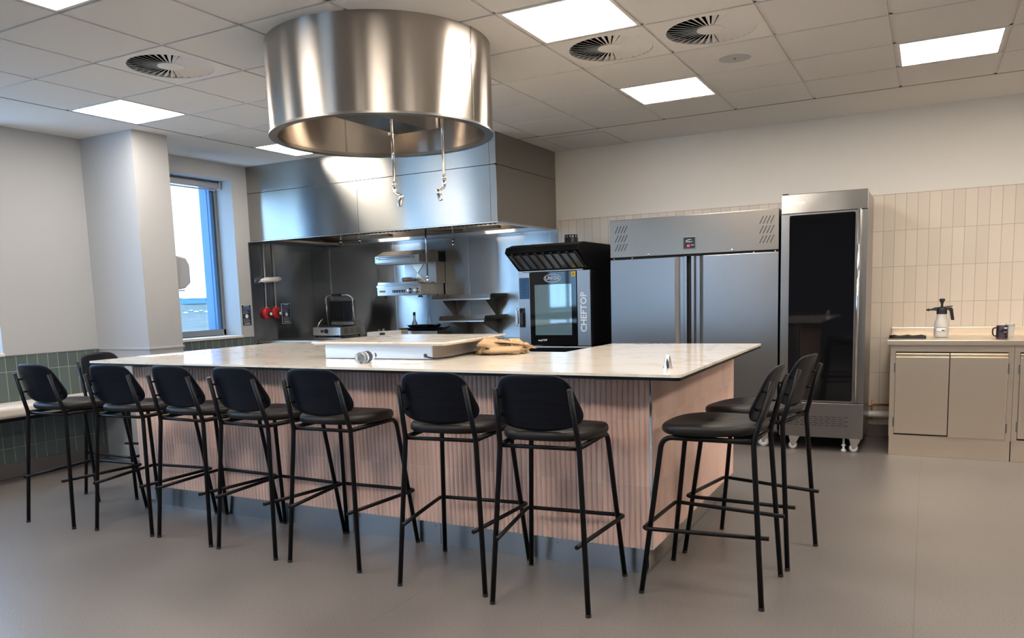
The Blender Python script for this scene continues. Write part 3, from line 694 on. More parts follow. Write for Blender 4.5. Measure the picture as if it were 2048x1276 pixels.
# gas pull stations, conduits, signs, wrapped bundle on the left panel
XP = XL+.014
for (y, zt, lb) in ((6.455, 1.225, 'left of the two red round pull stations on the steel wall'), (6.60, 1.228, 'right of the two red round pull stations, next to the dark sign')):
    o = empty('pull_station', (XP, y, zt), lb, 'pull station', 'red pull stations')
    mt = Matrix.Translation((XP, y, zt)) @ Matrix.Rotation(PI/2, 4, 'Y')
    MB().lathe([(.060, 0), (.064, .006), (.064, .030), (.056, .040), (.042, .044), (.0, .045)], 32, mt).build('housing', M_RED, o)
    MB().lathe([(.030, .044), (.030, .060), (.026, .064), (0, .064)], 24, mt @ Matrix.Translation((.006, .012, 0))).build('pull_handle', M_BLACK, o)
    MB().lathe([(.016, .064), (.016, .068), (0, .068)], 20, mt @ Matrix.Translation((.006, .012, 0))).build('white_badge', M_WHITEP, o)
    o2 = empty('conduit', (XP+.01, y, 2.0), 'thin grey conduit from the canopy down to the ' + ('left' if y < 6.5 else 'right') + ' red pull station', 'pipe', 'conduits on the steel wall')
    MB().cyl((XP+.014, y+.015, 1.99), (XP+.014, y, zt+.07), .007, 12).build('tube', M_GREYPL, o2)
    MB().lathe([(.012, zt+.062), (.012, zt+.078), (.009, zt+.08)], 12, Matrix.Translation((XP+.014, y, 0))).build('coupling', M_CHROME, o2)
bun = empty('wrapped_bundle', (XP+.04, 6.53, 1.60), 'white cloth wrapped round the two conduits on the steel wall', 'cloth bundle')
rings = []
for k in range(13):
    t = k/12; yy = 6.37+t*.31; r_ = .030*(math.sin(PI*min(max(t, .03), .97))**.35)*(1+.12*math.sin(9*t)); zz = 1.585+.02*t
    rings.append([(XP+.045+.9*r_*math.cos(a)+.003*math.sin(5*a+k), yy, zz+r_*math.sin(a)+.002*math.sin(4*a+2*k)) for a in [2*PI*q/20 for q in range(20)]])
MB().loft(rings).build('wrap', M_WHITEP, bun)
MB().tube([(XP+.02, 6.36, 1.565), (XP+.06, 6.39, 1.60), (XP+.07, 6.41, 1.57)], .006, 8, .01).build('loose_end', M_WHITEP, bun)
def sign(y0, y1, z0, z1, lb, x):
    o = empty('fire_sign', (x, (y0+y1)/2, z0), lb, 'sign', 'dark notice signs')
    MB().box(x, x+.002, y0-.004, y1+.004, z0-.004, z1+.004).build('border', M_PAPER, o)
    MB().box(x+.002, x+.0035, y0, y1, z0, z1).build('board', M_NAVY, o)
    h_ = z1-z0; w_ = y1-y0; t = MB()
    for q, ww in ((.955, .6),): t.box(x+.0035, x+.0042, y0+w_*(.5-ww/2), y0+w_*(.5+ww/2), z0+h_*q-.004, z0+h_*q+.003)
    for q in range(4): t.box(x+.0035, x+.0041, y0+w_*.12, y0+w_*(.75+.1*(q % 2)), z0+h_*(.30-.06*q)-.001, z0+h_*(.30-.06*q)+.0012)
    for q in range(3): t.box(x+.0035, x+.0041, y0+w_*.12, y0+w_*(.6+.12*(q % 2)), z0+h_*(.70-.06*q)-.001, z0+h_*(.70-.06*q)+.0012)
    t.box(x+.0035, x+.0041, y0+w_*.2, y0+w_*.8, z0+h_*.05, z0+h_*.08)
    t.build('print_lines', M_WPRINT, o)
    MB().box(x+.0035, x+.0044, y0+w_*.15, y0+w_*.85, z0+h_*.83, z0+h_*.88).box(x+.0035, x+.0044, y0+w_*.1, y0+w_*.9, z0+h_*.76, z0+h_*.79).build('blue_bar', M_BPRINT, o)
    MB().lathe([(.021, 0), (.021, .001), (0, .001)], 24, Matrix.Translation((x+.0035, (y0+y1)/2, z0+h_*.45)) @ Matrix.Rotation(PI/2, 4, 'Y')).build('round_symbol', M_WHITEP, o)
sign(6.12, 6.25, 1.105, 1.325, 'dark blue notice sign on the painted wall beside the window', XL)
sign(6.705, 6.835, 1.105, 1.325, 'dark blue notice sign on the steel wall right of the red pull stations', XP)

# dispenser on far side of the column
dp = empty('towel_dispenser', (-6.0, 4.78, 1.5), 'white rounded dispenser fixed to the far side of the column, over the window', 'dispenser')
MB().prism([(4.776, 1.475), (4.90, 1.49), (4.965, 1.54), (4.965, 1.70), (4.93, 1.765), (4.776, 1.79)], 'X', -6.20, -5.86, .012).build('cover', mat('dispenser_white', (.36, .37, .40), .4), dp)
MB().box(-6.19, -5.87, 4.778, 4.90, 1.468, 1.478).build('outlet', M_GREYPL, dp)

# bench along the left wall
bn = empty('wall_bench', (-6.3, 2, .5), 'cream upholstered bench running along the green tiled wall', 'bench')
MB().box(XL+.012, -6.10, .2, 4.425, .525, .615, .03, 4).build('seat_pad', M_CREAM, bn)
MB().box(XL+.012, -6.16, .22, 4.42, .495, .525).build('support', M_BLKMET, bn)

# ------------------------------------------------------------------ cooking line
lb_ = empty('corner_bench', (-6.0, 7, 0), 'stainless steel bench in the left corner under the panini grill', 'steel bench')
MB().box(XL+.016, -5.60, 6.32, YB-.02, .905, .93, .003).build('bench_top', M_STEEL, lb_)
for x in (XL+.04, -5.66):
    for y in (6.38, 7.5): MB().cyl((x, y, 0), (x, y, .905), .02, 14).build('leg', M_STEEL, lb_)
MB().box(XL+.03, -5.63, 6.36, 7.52, .25, .27).build('undershelf', M_STEEL, lb_)
rg = empty('cooking_range', (-4.5, 7.1, 0), 'low steel cooking range behind the island, under the shelves', 'cooker')
MB().box(-5.55, -3.56, 6.72, YB-.02, .1, .86, .004).build('body', M_STEEL, rg)
MB().box(-5.55, -3.56, 6.70, YB-.02, .86, .885, .003).build('top', M_DKSTEEL, rg)
for k in range(10):
    x = -5.4+k*.19; MB().cyl((x, 6.72, .78), (x, 6.69, .78), .022, 16).build('knob', M_BLACK, rg)
for x in (-5.5, -3.62):
    for y in (6.8, 7.5): MB().cyl((x, y, 0), (x, y, .1), .025, 12).build('foot', M_CHROME, rg)

# panini grill
pg = empty('panini_grill', (-5.9, 7.1, .93), 'open steel panini grill with raised ribbed lid on the corner bench', 'panini grill')
y0, y1 = 6.90, 7.30
x0, x1 = -6.20, -5.80
for x in (x0+.03, x1-.03):
    for y in (y0+.03, y1-.03): MB().cyl((x, y, .93), (x, y, .952), .014, 12).build('foot', M_BLACK, pg)
MB().box(x0, x1, y0, y1, .95, 1.045, .006).build('body', M_STEEL, pg)
MB().box(x0+.03, x1-.03, y0+.06, y1-.04, 1.045, 1.062, .004).build('lower_plate', M_BLACK, pg)
mt = Matrix.Translation(((x0+x1)/2, y0, 1.0)) @ Matrix.Rotation(PI/2, 4, 'X')
MB().lathe([(.026, 0), (.026, .006), (.019, .012), (.017, .028), (0, .03)], 20, mt).build('knob', M_BLACK, pg)
MB().box(x0+.12, x0+.15, y0-.006, y0, .985, 1.015, .002).build('switch', M_BLACK, pg)
v = MB()
for k in range(4):
    for q in range(3): v.box(x1-.002, x1+.001, y0+.06+q*.11, y0+.14+q*.11, .972+k*.016, .976+k*.016)
v.build('side_vents', M_VOID, pg)
MB().box(x0+.035, x1-.005, 7.17, 7.20, 1.10, 1.345, .008).build('lid', M_DKSTEEL, pg)
v = MB()
for k in range(15): v.box(x0+.05+k*.0215, x0+.06+k*.0215, 7.160, 7.172, 1.11, 1.335)
v.build('ribbed_plate', M_BLACK, pg)
MB().tube([(x0+.015, 7.16, 1.04), (x0+.01, 7.14, 1.37), (x0+.05, 7.12, 1.405), (x1-.04, 7.12, 1.405), (x1+.005, 7.14, 1.37), (x1+.005, 7.16, 1.04)], .011, 14, .05, 8).build('handle', M_CHROME, pg)
MB().tube([((x0+x1)/2-.07, 7.12, 1.405), ((x0+x1)/2+.07, 7.12, 1.405)], .0145, 14).build('grip', M_BLACK, pg)
MB().tube([(x0-.015, 7.0, 1.04), (x0+.0, 7.02, 1.10), (x0+.02, 7.06, 1.14)], .008, 10, .03).build('hinge_arm', M_CHROME, pg)
MB().box(x0+.03, x1, 7.18, 7.26, 1.045, 1.10, .004).build('hinge_block', M_STEEL, pg)
for x, yy, hh, lb in ((-5.52, 7.25, .07, 'left of two little glass shakers beside the panini grill'), (-5.455, 7.25, .075, 'right of two little glass shakers beside the panini grill')):
    o = empty('glass_shaker', (x, yy, .93), lb, 'shaker', 'little shakers')
    yy2 = yy-.45 if False else yy
    MB().lathe([(.018, .885), (.019, .89), (.017, .93+hh-.02), (.014, .93+hh-.015)], 16, Matrix.Translation((x, yy, 0))).build('jar', M_CLEAR, o)
    MB().lathe([(.015, .93+hh-.016), (.015, .93+hh), (0, .93+hh+.003)], 16, Matrix.Translation((x, yy, 0))).build('cap', M_CHROME, o)

# white box & pans
wb = empty('white_case', (-5.18, 6.9, .885), 'cream plastic case with a small black patch on the range', 'case')
MB().prism([(-5.41, .885), (-5.41, .988), (-4.95, 1.008), (-4.95, .885)], 'Y', 6.88, 7.01, .004).build('case_body', mat('case_cream', (.62, .56, .48), .5), wb)
MB().box(-5.235, -5.165, 6.877, 6.881, .955, .982).build('latch', M_VOID, wb)
tb = empty('steel_gastro_tray', (-4.9, 7.2, .885), 'deep steel tray on the range with dark pans lying on it', 'tray')
MB().loft([[(x, y, z) for x, y in ((-4.92+d, 7.02+d), (-4.58-d, 7.02+d), (-4.58-d, 7.35-d), (-4.92+d, 7.35-d))] for d, z in ((.03, .885), (0, .985), (-.015, .987), (-.015, .990), (0, .990), (.03, .89))], caps=False, smooth=False).build('tray_body', M_STEEL, tb)
MB().box(-4.89, -4.61, 7.05, 7.32, .89, .893).build('tray_floor', M_STEEL, tb)
def pan(cx_, cy_, z, ln, wd, rz, tilt, lb):
    o = empty('dark_pan', (cx_, cy_, z), lb, 'pan', 'dark pans on the range', rz)
    mt = Matrix.Translation((cx_, cy_, z)) @ Matrix.Rotation(rz, 4, 'Z') @ Matrix.Rotation(tilt, 4, 'Y')
    rings = [[mt @ Vector((sx*(ln/2-d), sy_*(wd/2-d), zz)) for sx, sy_ in ((-1, -1), (1, -1), (1, 1), (-1, 1))] for d, zz in ((.015, 0), (0, .022), (-.006, .023), (-.006, .026), (.003, .026), (.018, .004))]
    MB().loft(rings, smooth=False).build('pan_body', M_BLKMET, o)
    MB().tube([mt @ Vector((ln/2, 0, .02)), mt @ Vector((ln/2+.10, 0, .035))], .008, 8).build('pan_handle', M_BLACK, o)
pan(-4.86, 7.18, .991, .46, .26, .05, 0, 'dark flat pan lowest of the pile on the steel tray')
pan(-4.84, 7.16, 1.024, .34, .20, -.3, .0, 'dark narrow pan resting across the pile on the steel tray')
gb = empty('oil_bottle', (-5.145, 7.42, .885), 'clear glass bottle with a black cap behind the dark pans', 'bottle')
MB().lathe([(.036, .885), (.038, .89), (.038, 1.03), (.030, 1.065), (.014, 1.095), (.013, 1.15)], 24, Matrix.Translation((-5.145, 7.42, 0)), caps=False).build('bottle_glass', M_CLEAR, gb)
MB().lathe([(.0155, 1.145), (.0155, 1.185), (0, 1.186)], 16, Matrix.Translation((-5.145, 7.42, 0))).build('bottle_cap', M_BLACK, gb)
MB().lathe([(.0385, .95), (.0385, 1.01)], 24, Matrix.Translation((-5.145, 7.42, 0)), caps=False).build('bottle_label', M_WHITEP, gb)

# salamander grill
sg = empty('salamander_grill', (-5.1, 7.3, 1.4), 'wall mounted steel salamander grill with raised heating hood', 'salamander grill')
MB().prism([(7.10, 1.735), (7.10, 1.812), (7.26, 1.868), (YB-.09, 1.868), (YB-.09, 1.745)], 'X', -5.42, -4.835, .003).build('heating_hood', M_STEEL, sg)
v = MB()
for q in range(5):
    for k in range(2 if q < 2 else 3): v.box(-4.836, -4.8335, 7.17+q*.065, 7.20+q*.065, 1.765+k*.03, 1.770+k*.03)
v.build('hood_slots', M_WPRINT, sg)
MB().tube([(-5.37, 7.10, 1.787), (-5.37, 7.065, 1.787), (-4.90, 7.065, 1.787), (-4.90, 7.10, 1.787)], .0095, 14, .012).build('handle', M_CHROME, sg)
mt = Matrix.Rotation(PI/2, 4, 'X')
for x in (-5.37, -4.90): MB().lathe([(.019, 0), (.017, .006), (0, .007)], 20, Matrix.Translation((x, 7.10, 1.787)) @ mt).build('handle_boss', M_CHROME, sg)
MB().box(-5.415, -4.84, 7.12, 7.46, 1.722, 1.736, .002).build('heater_tray', M_WPRINT, sg)
MB().box(-5.22, -4.80, 7.38, YB-.02, 1.50, 1.74, .002).build('column', M_STEEL, sg)
MB().prism([(-5.12, 1.72), (-4.96, 1.72), (-5.04, 1.62)], 'Y', 7.372, 7.382).prism([(-5.12, 1.515), (-4.93, 1.515), (-5.04, 1.62)], 'Y', 7.372, 7.382).build('column_brace', M_WORK, sg)
MB().box(-5.41, -4.82, 7.10, YB-.03, 1.378, 1.50, .004).build('base_body', M_STEEL, sg)
MB().box(-5.413, -4.817, 7.092, 7.16, 1.472, 1.486, .002).build('base_lip', M_CHROME, sg)
v = MB()
for k in range(12): v.box(-5.38+k*.048, -5.355+k*.048, 7.12, 7.46, 1.505, 1.520, .003)
v.box(-5.40, -4.85, 7.105, 7.125, 1.497, 1.525, .002).box(-5.40, -4.85, 7.45, 7.47, 1.497, 1.525)
v.build('grid_rack', M_CHROME, sg)
MB().box(-5.20, -5.03, 7.096, 7.101, 1.410, 1.436).build('display', M_NAVY, sg)
v = MB()
for k in range(5): v.box(-5.19+k*.034, -5.18+k*.034, 7.0945, 7.0965, 1.418, 1.428)
v.build('display_icons', M_WPRINT, sg)
MB().box(-5.375, -5.30, 7.0965, 7.101, 1.415, 1.436).build('brand_plate', mat('pink_badge', (.55, .25, .22), .5), sg)
for x in (-4.965, -4.875):
    MB().lathe([(.031, 0), (.031, .006), (.024, .010), (.021, .028), (0, .030)], 24, Matrix.Translation((x, 7.10, 1.425)) @ mt).build('knob', M_CHROME, sg)
v = MB()
for q in range(4): v.box(-4.8215, -4.8185, 7.19+q*.085, 7.23+q*.085, 1.425, 1.431)
v.build('base_slots', M_WPRINT, sg)
for x, y in ((-5.33, 7.15), (-5.09, 7.5), (-4.88, 7.15), (-4.87, 7.5)):
    MB().lathe([(.008, 1.378), (.008, 1.366), (.018, 1.36), (.018, 1.352), (0, 1.352)], 14, Matrix.Translation((x, y, 0))).build('foot', M_BLACK, sg)
tag(MB().lathe([(.03, 1.526), (.055, 1.530), (.064, 1.545), (.064, 1.558), (.055, 1.572), (.03, 1.575), (0, 1.572)], 32, Matrix.Translation((-5.12, 7.28, 0))).build('round_dish', mat('taupe_ceramic', (.32, .28, .24), .5)), 'small round taupe dish on the rack of the salamander grill', 'dish')

# wall shelves
def shelf(x0, x1, yf, z, lb, zb, lip=.05):
    o = empty('wall_shelf', ((x0+x1)/2, YB, z), lb, 'shelf', 'steel wall shelves')
    MB().box(x0, x1, yf, YB-.016, z, z+.006).box(x0, x1, yf, yf+.006, z-.012, z+.006, .001).build('shelf_plate', M_STEEL, o)
    for xx in (x0, x1-.004): MB().prism([(yf+.03, z), (yf+.01, z+.02), (yf+.03, z+lip), (YB-.016, z+lip), (YB-.016, z)], 'X', xx, xx+.004).build('side_upstand', M_DKSTEEL, o)
    MB().box(x0, x1, YB-.02, YB-.016, z, z+lip).build('rear_upstand', M_DKSTEEL, o)
    for xx in (x0+.09, x1-.10):
        MB().prism([(yf+.06, z-.004), (YB-.016, z-.004), (YB-.016, zb)], 'X', xx, xx+.004).box(xx, xx+.05, YB-.02, YB-.016, zb, z).build('shelf_bracket', M_DKSTEEL, o)
shelf(-4.77, -4.04, 7.22, 1.318, 'upper steel wall shelf, right of the salamander grill', 1.10)
shelf(-4.60, -4.04, 7.08, 1.09, 'lower steel wall shelf with tapered brackets just above the island top', .93)

# ------------------------------------------------------------------ combi oven
ov = empty('combi_oven', (-3.1, 7.1, 0), 'black and steel combi oven with a glass door beside the double fridge', 'oven')
OY = 6.75; X0, X1 = -3.46, -2.72
MB().box(X0+.02, X1, OY+.05, 7.53, .86, 1.555, .004).build('body', M_BLKMET, ov)
MB().box(X0, -3.335, OY, OY+.05, .855, 1.552, .004).build('left_fascia', M_FRIDGE, ov)
MB().box(-2.855, X1, OY, OY+.05, .855, 1.552, .004).build('right_fascia', M_FRIDGE, ov)
dr = MB().box(-3.335, -3.285, OY-.01, OY+.05, .862, 1.545).box(-2.905, -2.857, OY-.01, OY+.05, .862, 1.545).box(-3.285, -2.905, OY-.01, OY+.05, .862, .955).box(-3.285, -2.905, OY-.01, OY+.05, 1.43, 1.545).build('door_frame', M_DKGLASS, ov)
gl = mat('oven_glass', (.45, .72, .80), .03, trans=.75, ior=2.1)
MB().box(-3.285, -2.905, OY-.008, OY-.002, .955, 1.43).build('door_glass', gl, ov)
MB().box(-3.29, -2.90, OY+.40, OY+.41, .95, 1.44).box(-3.29, -3.285, OY+.05, OY+.4, .95, 1.44).box(-2.905, -2.90, OY+.05, OY+.4, .95, 1.44).box(-3.29, -2.90, OY+.05, OY+.4, .945, .955).box(-3.29, -2.90, OY+.05, OY+.4, 1.435, 1.44).build('cavity', M_OVENIN, ov)
v = MB()
for z in (1.02, 1.10, 1.18, 1.26, 1.34):
    for x in (-3.28, -2.92): v.cyl((x, OY+.06, z), (x, OY+.38, z), .004, 6)
for k in range(9): v.cyl((-3.27+k*.043, OY+.06, 1.14), (-3.27+k*.043, OY+.38, 1.14), .003, 6)
v.build('rack', M_CHROME, ov)
MB().box(X0+.012, -3.345, OY-.004, OY, 1.30, 1.50, .001).build('touch_panel', M_SCREEN, ov)
v = MB()
for k in range(6): v.box(X0+.04, X0+.07+.01*(k % 3), OY-.0055, OY-.004, 1.33+k*.027, 1.338+k*.027)
v.build('screen_icons', M_NAVY, ov)
MB().box(X0+.02, -3.35, OY-.003, OY, .885, .915, .001).build('lower_badge', M_GREYAL, ov)
MB().box(X0-.015, X0+.012, OY-.05, OY-.035, 1.04, 1.215, .004).box(X0+.0, X0+.03, OY-.05, OY+.001, 1.19, 1.21, .002).box(X0+.0, X0+.03, OY-.05, OY+.001, 1.045, 1.065, .002).build('door_handle', M_CHROME, ov)
MB().box(X0+.02, X0+.055, OY-.03, OY, 1.04, 1.17, .003).box(X0+.012, X0+.065, OY-.006, OY, 1.03, 1.215, .002).build('handle_backing', M_BLACK, ov)
def ringoval(cx_, cz_, a, b_, t, y, name, m, parent, n=40):
    r1 = [(cx_+a*math.cos(2*PI*k/n), y, cz_+b_*math.sin(2*PI*k/n)) for k in range(n)]
    r2 = [(cx_+(a-t)*math.cos(2*PI*k/n), y, cz_+(b_-t)*math.sin(2*PI*k/n)) for k in range(n)]
    r3 = [(p[0], y+.0015, p[2]) for p in r2]; r4 = [(p[0], y+.0015, p[2]) for p in r1]
    MB().loft([r1, r2, r3, r4, r1], caps=False).build(name, m, parent)
ringoval(-3.095, 1.486, .088, .040, .007, OY-.0125, 'logo_oval', M_WPRINT, ov)
text_mesh('UNOX', .046, M_WPRINT, 'logo_lettering', ov, (-3.095, OY-.0125, 1.486), sx=1.05, bold=.0012)
text_mesh('CHEFTOP', .085, M_WPRINT, 'vertical_lettering', ov, (-2.787, OY-.001, 1.165), rot=(PI/2, -PI/2, 0), bold=.0015)
text_mesh('easyTOP', .026, M_WPRINT, 'small_lettering', ov, (-3.21, OY-.0115, .907), bold=.0004)
MB().box(-2.903, -2.859, OY-.0125, OY-.0105, 1.495, 1.542).build('yellow_sticker', M_YELLOW, ov)
MB().prism([(-2.881, 1.530), (-2.872, 1.518), (-2.879, 1.518), (-2.879, 1.505), (-2.884, 1.505), (-2.884, 1.518), (-2.890, 1.518)], 'Y', OY-.0132, OY-.0124).build('sticker_symbol', M_BLACK, ov)
MB().box(X0-.005, X1+.005, OY-.015, OY+.03, .835, .850, .003).build('drip_tray', M_STEEL, ov)
# hood on the oven
MB().prism([(6.47, 1.725), (6.50, 1.772), (6.62, 1.800), (7.50, 1.800), (7.50, 1.555), (6.74, 1.562)], 'X', X0+.01, X1-.005, .004).build('vent_hood', M_BLKMET, ov)
v = MB()
for k in range(9):
    x = -3.385+k*.078
    v.prism([(6.478, 1.712), (6.732, 1.572), (6.722, 1.566), (6.470, 1.704)], 'X', x, x+.02)
v.build('vent_slats', M_VOID, ov)
v = MB().prism([(6.505, 1.70), (6.735, 1.575), (6.728, 1.570), (6.496, 1.694)], 'X', -3.42, -2.75)
v.build('vent_baffle', M_STEEL, ov)
MB().box(-3.41, -2.79, OY-.005, OY+.02, 1.552, 1.564).build('light_strip', M_WPRINT, ov)
tv = Matrix.Translation((-3.093, 7.2, 0))
MB().lathe([(.09, 1.80), (.075, 1.815), (.066, 1.83), (.066, 1.905), (.063, 1.910), (.055, 1.910), (.055, 1.84)], 32, tv).build('flue', M_BLACK, ov)
v = MB()
for k in range(14):
    a = 2*PI*k/14; v.box(-.0025, .0025, -.001, .001, 1.884, 1.900, mtx=Matrix.Translation((-3.093+.0665*math.cos(a), 7.2+.0665*math.sin(a), 0)) @ Matrix.Rotation(a+PI/2, 4, 'Z'))
v.build('flue_slots', M_WPRINT, ov)
for x in (X0+.05, X1-.05):
    for y in (6.85, 7.45): MB().box(x-.02, x+.02, y-.02, y+.02, 0, .80).build('stand_leg', M_STEEL, ov)
MB().box(X0+.02, X1-.02, 6.80, 7.50, .80, .835).box(X0+.02, X1-.02, 6.80, 7.50, .3, .32).box(X0+.03, X1-.03, 6.82, 7.5, .32, .80).build('stand', M_BLKMET, ov)
# papers on top of oven hood
tag(MB().prism([(-3.32, 1.802), (-3.30, 1.822), (-3.13, 1.817), (-3.08, 1.803)], 'Y', 6.75, 7.0, .003).build('paper_pile', M_WPRINT), 'flattened white paper on top of the black oven hood', 'paper')

# ------------------------------------------------------------------ double fridge
fr = empty('double_fridge', (-1.8, 7.1, 0), 'wide two-door stainless steel fridge with a vented header panel', 'fridge')
FX0, FX1, FY, FZ = -2.523, -1.074, 6.75, 1.972
MB().box(FX0+.003, FX1-.003, FY+.07, 7.55, .13, FZ-.004, .003).build('body', M_FRIDGE, fr)
MB().box(FX0, FX1, FY, FY+.07, 1.642, FZ, .004).build('header_panel', steel('header_steel', (.28, .24, .20), .31, .1, .03, .004), fr)
for s_, (a, c) in (('l', (FX0, -1.83)), ('r', (-1.79, FX1))):
    d = MB().box(a, c-.10 if s_ == 'l' else c, FY, FY+.06, .15, 1.625, .004) if s_ == 'l' else MB().box(a+.10, c, FY, FY+.06, .15, 1.625, .004)
    dd = d.build('door', M_FRIDGE, fr)
    # recessed full height grip: bevelled channel
    if s_ == 'l':
        MB().prism([(c-.10, FY+.001), (c-.065, FY+.03), (c-.035, FY+.03), (c-.022, FY), (c, FY), (c, FY+.06), (c-.10, FY+.06)], 'Z', .15, 1.625).build('grip_channel', M_FRIDGE, dd)
    else:
        MB().prism([(a, FY), (a+.022, FY), (a+.035, FY+.03), (a+.065, FY+.03), (a+.10, FY+.001), (a+.10, FY+.06), (a, FY+.06)], 'Z', .15, 1.625).build('grip_channel', M_FRIDGE, dd)
MB().box(-1.829, -1.791, FY+.05, FY+.07, .15, 1.64).box(FX0+.004, FX1-.004, FY+.02, FY+.07, 1.625, 1.642).build('door_gap', M_VOID, fr)
for x0_ in (FX0+.045, FX1-.155):
    v = MB()
    for r_ in range(3):
        for q in range(4):
            xa = x0_+q*.028; za = 1.70+r_*.078
            v.prism([(xa, za), (xa+.006, za), (xa+.036, za+.062), (xa+.030, za+.062)], 'Y', FY-.0012, FY+.001)
    v.build('vent_slots', M_VOID, fr)
MB().box(-1.862, -1.748, FY-.006, FY, 1.683, 1.791, .003).build('control_panel', M_GREYAL, fr)
MB().box(-1.854, -1.756, FY-.0075, FY-.005, 1.691, 1.783).build('display', M_BLACK, fr)
text_mesh('Williams', .017, M_WPRINT, 'logo_lettering', fr, (-1.805, FY-.008, 1.747), sx=.95, depth=.0004)
MB().tube([(-1.836, FY-.008, 1.745), (-1.83, FY-.008, 1.757), (-1.81, FY-.008, 1.765), (-1.785, FY-.008, 1.764)], [.0012, .0025, .002, .0006]+[.0006]*0, 8).build('logo_arc', M_WPRINT, fr)
text_mesh('83', .026, M_REDLED, 'temperature_digits', fr, (-1.812, FY-.008, 1.712), depth=.0004)
MB().box(-1.79, -1.765, FY-.008, FY-.007, 1.716, 1.720).build('display_mark', M_WPRINT, fr)
for x in (-2.168, -1.447):
    MB().lathe([(.010, 0), (.010, .004), (.006, .006), (0, .006)], 16, Matrix.Translation((x, FY, 1.658)) @ mt).build('door_lock', M_CHROME, fr)
for x in (FX0+.03, FX0+.2, FX1-.2, FX1-.03): MB().cyl((x, FY+.02, 1.626), (x, FY+.02, 1.641), .008, 10).build('hinge_pin', M_CHROME, fr)
def castor(x, y, r, parent):
    c_ = MB().tube([(x-.012, y, r), (x+.012, y, r)], r, 24).build('castor', M_GREYPL, parent)
    MB().tube([(x-.0125, y, r), (x+.0125, y, r)], r*.72, 20).build('wheel_hub', M_WHITEP, c_)
    MB().prism([(y-.012, r), (y+.012, r), (y+.05, r*2+.035), (y-.02, r*2+.035)], 'X', x-.020, x-.015).prism([(y-.012, r), (y+.012, r), (y+.05, r*2+.035), (y-.02, r*2+.035)], 'X', x+.015, x+.020).box(x-.022, x+.022, y-.025, y+.052, r*2+.03, r*2+.036).build('fork', M_CHROME, c_)
def castor_s(x, y, r, parent, ztop):
    # wheel seen side-on
    c_ = MB().tube([(x, y-.012, r), (x, y+.012, r)], r, 24).build('castor', M_GREYPL, parent)
    MB().tube([(x, y-.0135, r), (x, y+.0135, r)], r*.70, 20).build('wheel_hub', M_WHITEP, c_)
    MB().prism([(x-.010, r-.008), (x+.012, r-.008), (x+.055, ztop), (x-.035, ztop)], 'Y', y-.021, y-.016).prism([(x-.010, r-.008), (x+.012, r-.008), (x+.055, ztop), (x-.035, ztop)], 'Y', y+.016, y+.021).box(x-.04, x+.06, y-.022, y+.022, ztop-.004, ztop).build('fork', M_CHROME, c_)
    return c_
for x, y in ((FX0+.06, 6.83), (FX1-.12, 6.83), (FX0+.06, 7.45), (FX1-.12, 7.45)): castor_s(x, y, .045, fr, .13)

# ------------------------------------------------------------------ glass-door fridge
gf = empty('glass_door_fridge', (-.74, 7.1, 0), 'tall narrow steel fridge with a black glass door and long bar handle', 'fridge')
QX0, QX1, QY, QZ = -1.052, -.418, 6.72, 2.066
MB().box(QX0+.003, QX1-.003, QY+.05, 7.45, .112, QZ-.01, .003).build('body', M_FRIDGE, gf)
fm = steel('embossed_steel', (.50, .48, .46), .22, .5, .04, .010)
MB().box(QX0, QX1, QY, QY+.05, 1.915, QZ, .004).build('header_panel', fm, gf)
GX0, GX1, GZ0, GZ1 = -.988, -.505, .420, 1.900
d = MB().box(QX0, GX0, QY, QY+.048, .405, 1.912, .002).box(GX1, QX1, QY, QY+.048, .405, 1.912, .002).box(GX0, GX1, QY, QY+.048, GZ1, 1.912).box(GX0, GX1, QY, QY+.048, .405, GZ0).build('door', M_FRIDGE, gf)
rr = .02; pl = []
for (cx_, cz_, a0) in ((GX1-rr, GZ1-rr, 0), (GX0+rr, GZ1-rr, 90), (GX0+rr, GZ0+rr, 180), (GX1-rr, GZ0+rr, 270)):
    for k in range(6): a = math.radians(a0+k*18); pl.append((cx_+rr*math.cos(a), cz_+rr*math.sin(a)))
MB().prism(pl, 'Y', QY-.002, QY+.02).build('glass_panel', M_DKGLASS, d)
MB().tube([(-.475, QY-.045, .415), (-.475, QY-.045, 1.915)], .011, 16).build('bar_handle', M_CHROME, d)
for z in (.50, 1.82): MB().cyl((-.475, QY-.045, z), (-.475, QY, z), .008, 12).build('handle_standoff', M_CHROME, d)
MB().box(QX0, QX1, QY, QY+.05, .118, .40, .004).build('lower_panel', M_FRIDGE, gf)
v = MB()
for r_ in range(5):
    for q in range(10):
        xa = -.985+q*.047+(.012 if r_ % 2 else 0)
        if xa < -.55: v.box(xa, xa+.036, QY-.001, QY+.001, .215+r_*.0175, .220+r_*.0175)
v.build('grille_slots', M_VOID, gf)
text_mesh('Prodis', .036, M_CHROME, 'logo_lettering', gf, (-.92, QY-.001, 1.998), depth=.0012)
MB().box(QX0+.005, QX0+.05, QY+.005, QY+.045, QZ, QZ+.008).build('top_hinge', M_BLACK, gf)
for x, y in ((QX0+.08, 6.80), (QX1-.09, 6.80), (QX0+.08, 7.38), (QX1-.09, 7.38)):
    castor_s(x+.02, y, .033, gf, .112)
    MB().lathe([(.018, .0), (.020, .012), (.009, .02), (.009, .04), (.016, .045), (.016, .055), (.008, .06), (.008, .105)], 18, Matrix.Translation((x-.055, y, 0))).build('levelling_foot', M_WHITEP, gf)

